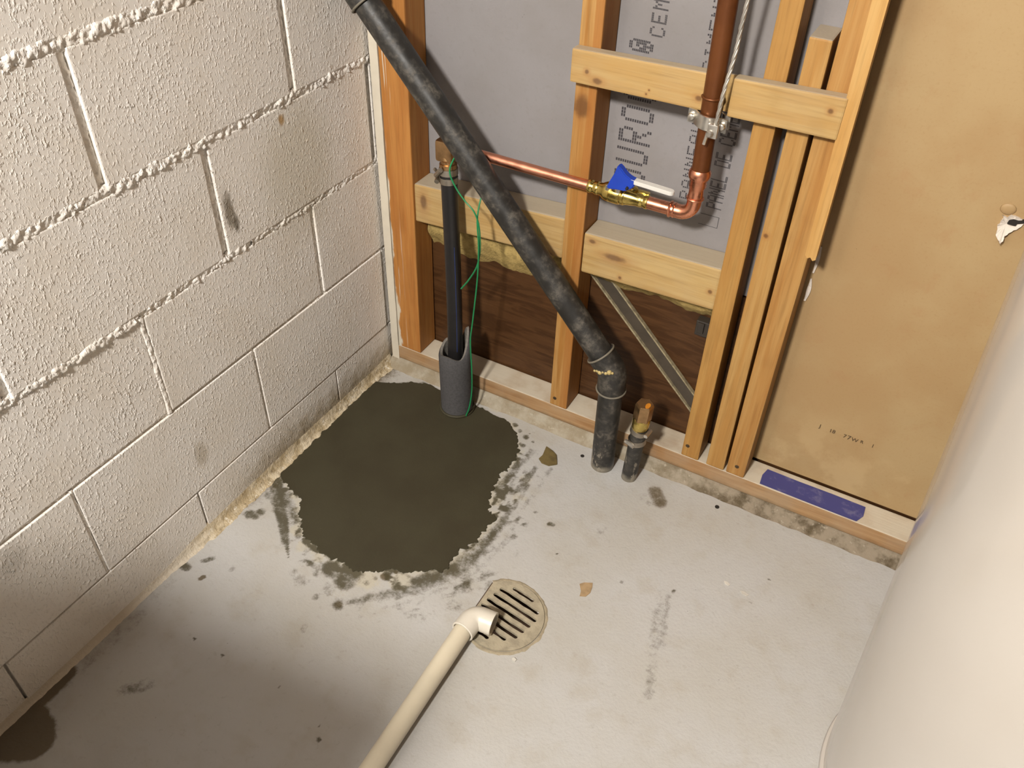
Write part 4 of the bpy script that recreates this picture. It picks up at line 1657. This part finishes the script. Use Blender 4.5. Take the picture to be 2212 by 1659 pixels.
# dark open body below the grate
add_lathe(bm, (DC[0], DC[1], -.0022), (0, 0, -1), [(0, .0630), (.05, .055)], 40, False)
add_lathe(bm, (DC[0], DC[1], -.052), (0, 0, -1), [(0, .055), (.001, .0005)], 40, False)
obj('sump', bm, sumpM, fd, True)
# rough lip of mortar round the rim (seam and raised ring)
bm = bmesh.new()
n = 72
inn, crest, out = [], [], []
for i in range(n + 1):
    t = -th0 + 2 * th0 * i / n
    k = float(fbm(math.cos(t) * 2, math.sin(t) * 2, 6, 3, 61)) - .5
    for lst, r_, z in ((inn, GR + .0006, .0002), (crest, GR + .0036 + k * .003, .0014 + k * .0008), (out, GR + .0072 + k * .006, -.0006)):
        lst.append(bm.verts.new((DC[0] + r_ * math.cos(t), DC[1] + r_ * math.sin(t), z)))
for i in range(n):
    bm.faces.new((inn[i], inn[i + 1], crest[i + 1], crest[i]))
    bm.faces.new((crest[i], crest[i + 1], out[i + 1], out[i]))
obj('rim', bm, rimM, fd, True)
bm = bmesh.new()
y_ = GR * math.sin(th0)
add_box(bm, (DC[0] + XC - .0012, DC[1], .0003), (.0022, 2 * y_, .0014))
obj('seam', bm, sumpM, fd)

# ------------------------------------------------------------------ PVC condensate pipe
pv = thing('pvc_pipe', 'yellowed white plastic pipe lying on the floor with an elbow over the drain', 'pipe', (.545, -.60, .02))
EC = Vector((.5475, -.5260, .0255))
bm = bmesh.new()
add_tube(bm, [(.5440, -.548, .0240), (.5465, -.84, .0185), (.550, -1.20, .0175)], .0166, 28)
obj('pipe', bm, pvcM, pv, True, 40)
bm = bmesh.new()
outl = EC + Vector((.0365, .004, -.001))
add_tube(bm, arc_path(EC + Vector((-.003, -.036, -.0012)), EC, outl, .018, 10), .0212, 30, False)
r_in = add_tube(bm, [outl, outl - Vector((.020, .002, 0))], .0172, 30, False)
u1 = [v for v in bm.verts]
bmesh.ops.remove_doubles(bm, verts=bm.verts, dist=1e-6)
obj('elbow', bm, pvcNew, pv, True, 40)
bm = bmesh.new()
d = (outl - EC).normalized()
add_lathe(bm, outl - d * .0015, d, [(0, .0171), (0, .0213), (.0015, .0213), (.0015, .0171)], 30, False)
obj('elbow_lip', bm, pvcNew, pv, True, 40)
bm = bmesh.new()
add_torus(bm, EC + Vector((-.003, -.0355, -.0012)), (-.08, -1, 0), .0196, .0020, 32, 8)
obj('elbow_rim', bm, pvcNew, pv, True)
bm = bmesh.new()
add_lathe(bm, outl - d * .018, d, [(0, .0170), (.001, .0170)], 30)
obj('elbow_bore', bm, simple('pvc_bore', (96, 78, 52), .8), pv)

# ------------------------------------------------------------------ brine tank at the right
tk = thing('brine_tank', 'large glossy off white round tank standing on the floor at the right edge', 'tank', (1.377, -.441, 0))
bm = bmesh.new()
prof = [(.012, .2285), (.020, .2305)] + [(z, .2305 + (z - .02) * .0665) for z in np.linspace(.06, .98, 16)] + [(1.0, .297), (1.01, .28)]
add_lathe(bm, (1.377, -.441, 0), (0, 0, 1), prof, 96)
obj('shell', bm, tankM, tk, True, 40)
bm = bmesh.new()
add_lathe(bm, (1.377, -.441, 0), (0, 0, 1), [(0, .2330), (.006, .2350), (.010, .2335), (.0125, .2270)], 96)
obj('foot_ring', bm, tankM, tk, True, 40)
bm = bmesh.new()
add_lathe(bm, (1.377, -.441, 1.0), (0, 0, 1), [(0, .303), (.03, .305), (.04, .29), (.06, .10)], 96)
obj('lid', bm, simple('black_lid', (40, 40, 42), .5), tk, True, 40)

# ------------------------------------------------------------------ chips and specks lying on the floor
def chip(name, pts, z, mt, label, cat, par=None, group=None):
    bm = bmesh.new()
    lo_ = [bm.verts.new((x, y, -.0004)) for x, y in pts]
    hi_ = [bm.verts.new((x, y, z + rng.uniform(0, .0004))) for x, y in pts]
    bm.faces.new(lo_[::-1])
    bm.faces.new(hi_)
    for i in range(len(pts)):
        j = (i + 1) % len(pts)
        bm.faces.new((lo_[i], lo_[j], hi_[j], hi_[i]))
    o = obj(name, bm, mt, par)
    if cat:
        tag(o, label, cat, group)
    return o


chip('paint_chip', [px_floor(*p) for p in ((1252, 1262), (1262, 1259), (1280, 1260), (1279, 1270), (1275, 1281), (1265, 1289), (1252, 1288), (1255, 1277))], .0012, chipT,
     'tan flake lying on the floor right of the drain', 'chip')
chip('paint_chip', [px_floor(*p) for p in ((1564, 1256), (1570, 1257), (1577, 1264), (1573, 1266), (1565, 1261))], .0016, chipW,
     'upper white chip of the pair on the floor right of centre', 'chip')
chip('paint_chip', [px_floor(*p) for p in ((1599, 1277), (1607, 1279), (1617, 1286), (1612, 1288), (1602, 1283))], .0016, chipW,
     'lower white chip of the pair on the floor right of centre', 'chip')
chip('paint_chip', [px_floor(*p) for p in ((1106, 1423), (1111, 1421), (1116, 1426), (1112, 1430), (1107, 1428))], .0018, chipW,
     'tiny white chip on the floor just in front of the drain', 'chip')
chip('putty_blob', [px_floor(*p) for p in ((1164, 992), (1172, 985), (1180, 966), (1194, 976), (1202, 985), (1203, 1004), (1185, 1007), (1170, 1001))], .003, puttyM,
     'olive putty blob on the floor between patch and drain pipe', 'putty')
hx_, hy_ = px_floor(1549, 1095)
bm = bmesh.new()
add_lathe(bm, (hx_, hy_, -.0006), (0, 0, 1), [(0, .0045), (.0012, .0045)], 18)
obj('anchor_hole', bm, holeM, floor)
hx_, hy_ = px_floor(1258, 985)
bm = bmesh.new()
add_lathe(bm, (hx_, hy_, -.0006), (0, 0, 1), [(0, .0042), (.0012, .0042)], 18)
obj('anchor_hole', bm, holeM, floor)

# ------------------------------------------------------------------ unseen bench-like blocker, added at the left to shade the near corner
blockerM = simple('blocker_dark_wood', (74, 60, 44), .6, nscale=20)
wk = thing('shade_blocker', 'unseen dark bench shape added to shade the near left corner', 'shade_blocker', (.27, -1.92, 0))
RZ = Matrix.Rotation(math.radians(5), 3, 'Z')
bm = bmesh.new()
add_box(bm, (.350, -1.898, 1.03), (.51, .80, .04), .004, RZ.to_4x4().to_3x3())
bmesh.ops.translate(bm, verts=bm.verts, vec=(0, 0, 0))
obj('blocker_top', bm, blockerM, wk)
bm = bmesh.new()
add_box(bm, (.350, -1.908, .55), (.46, .76, .92), .004, RZ.to_4x4().to_3x3())
obj('blocker_body', bm, blockerM, wk)
for x in (.16, .50):
    for y in (-1.60, -2.25):
        bm = bmesh.new()
        add_box(bm, (x, y, .045), (.06, .06, .09), .004)
        obj('blocker_leg', bm, blockerM, wk)
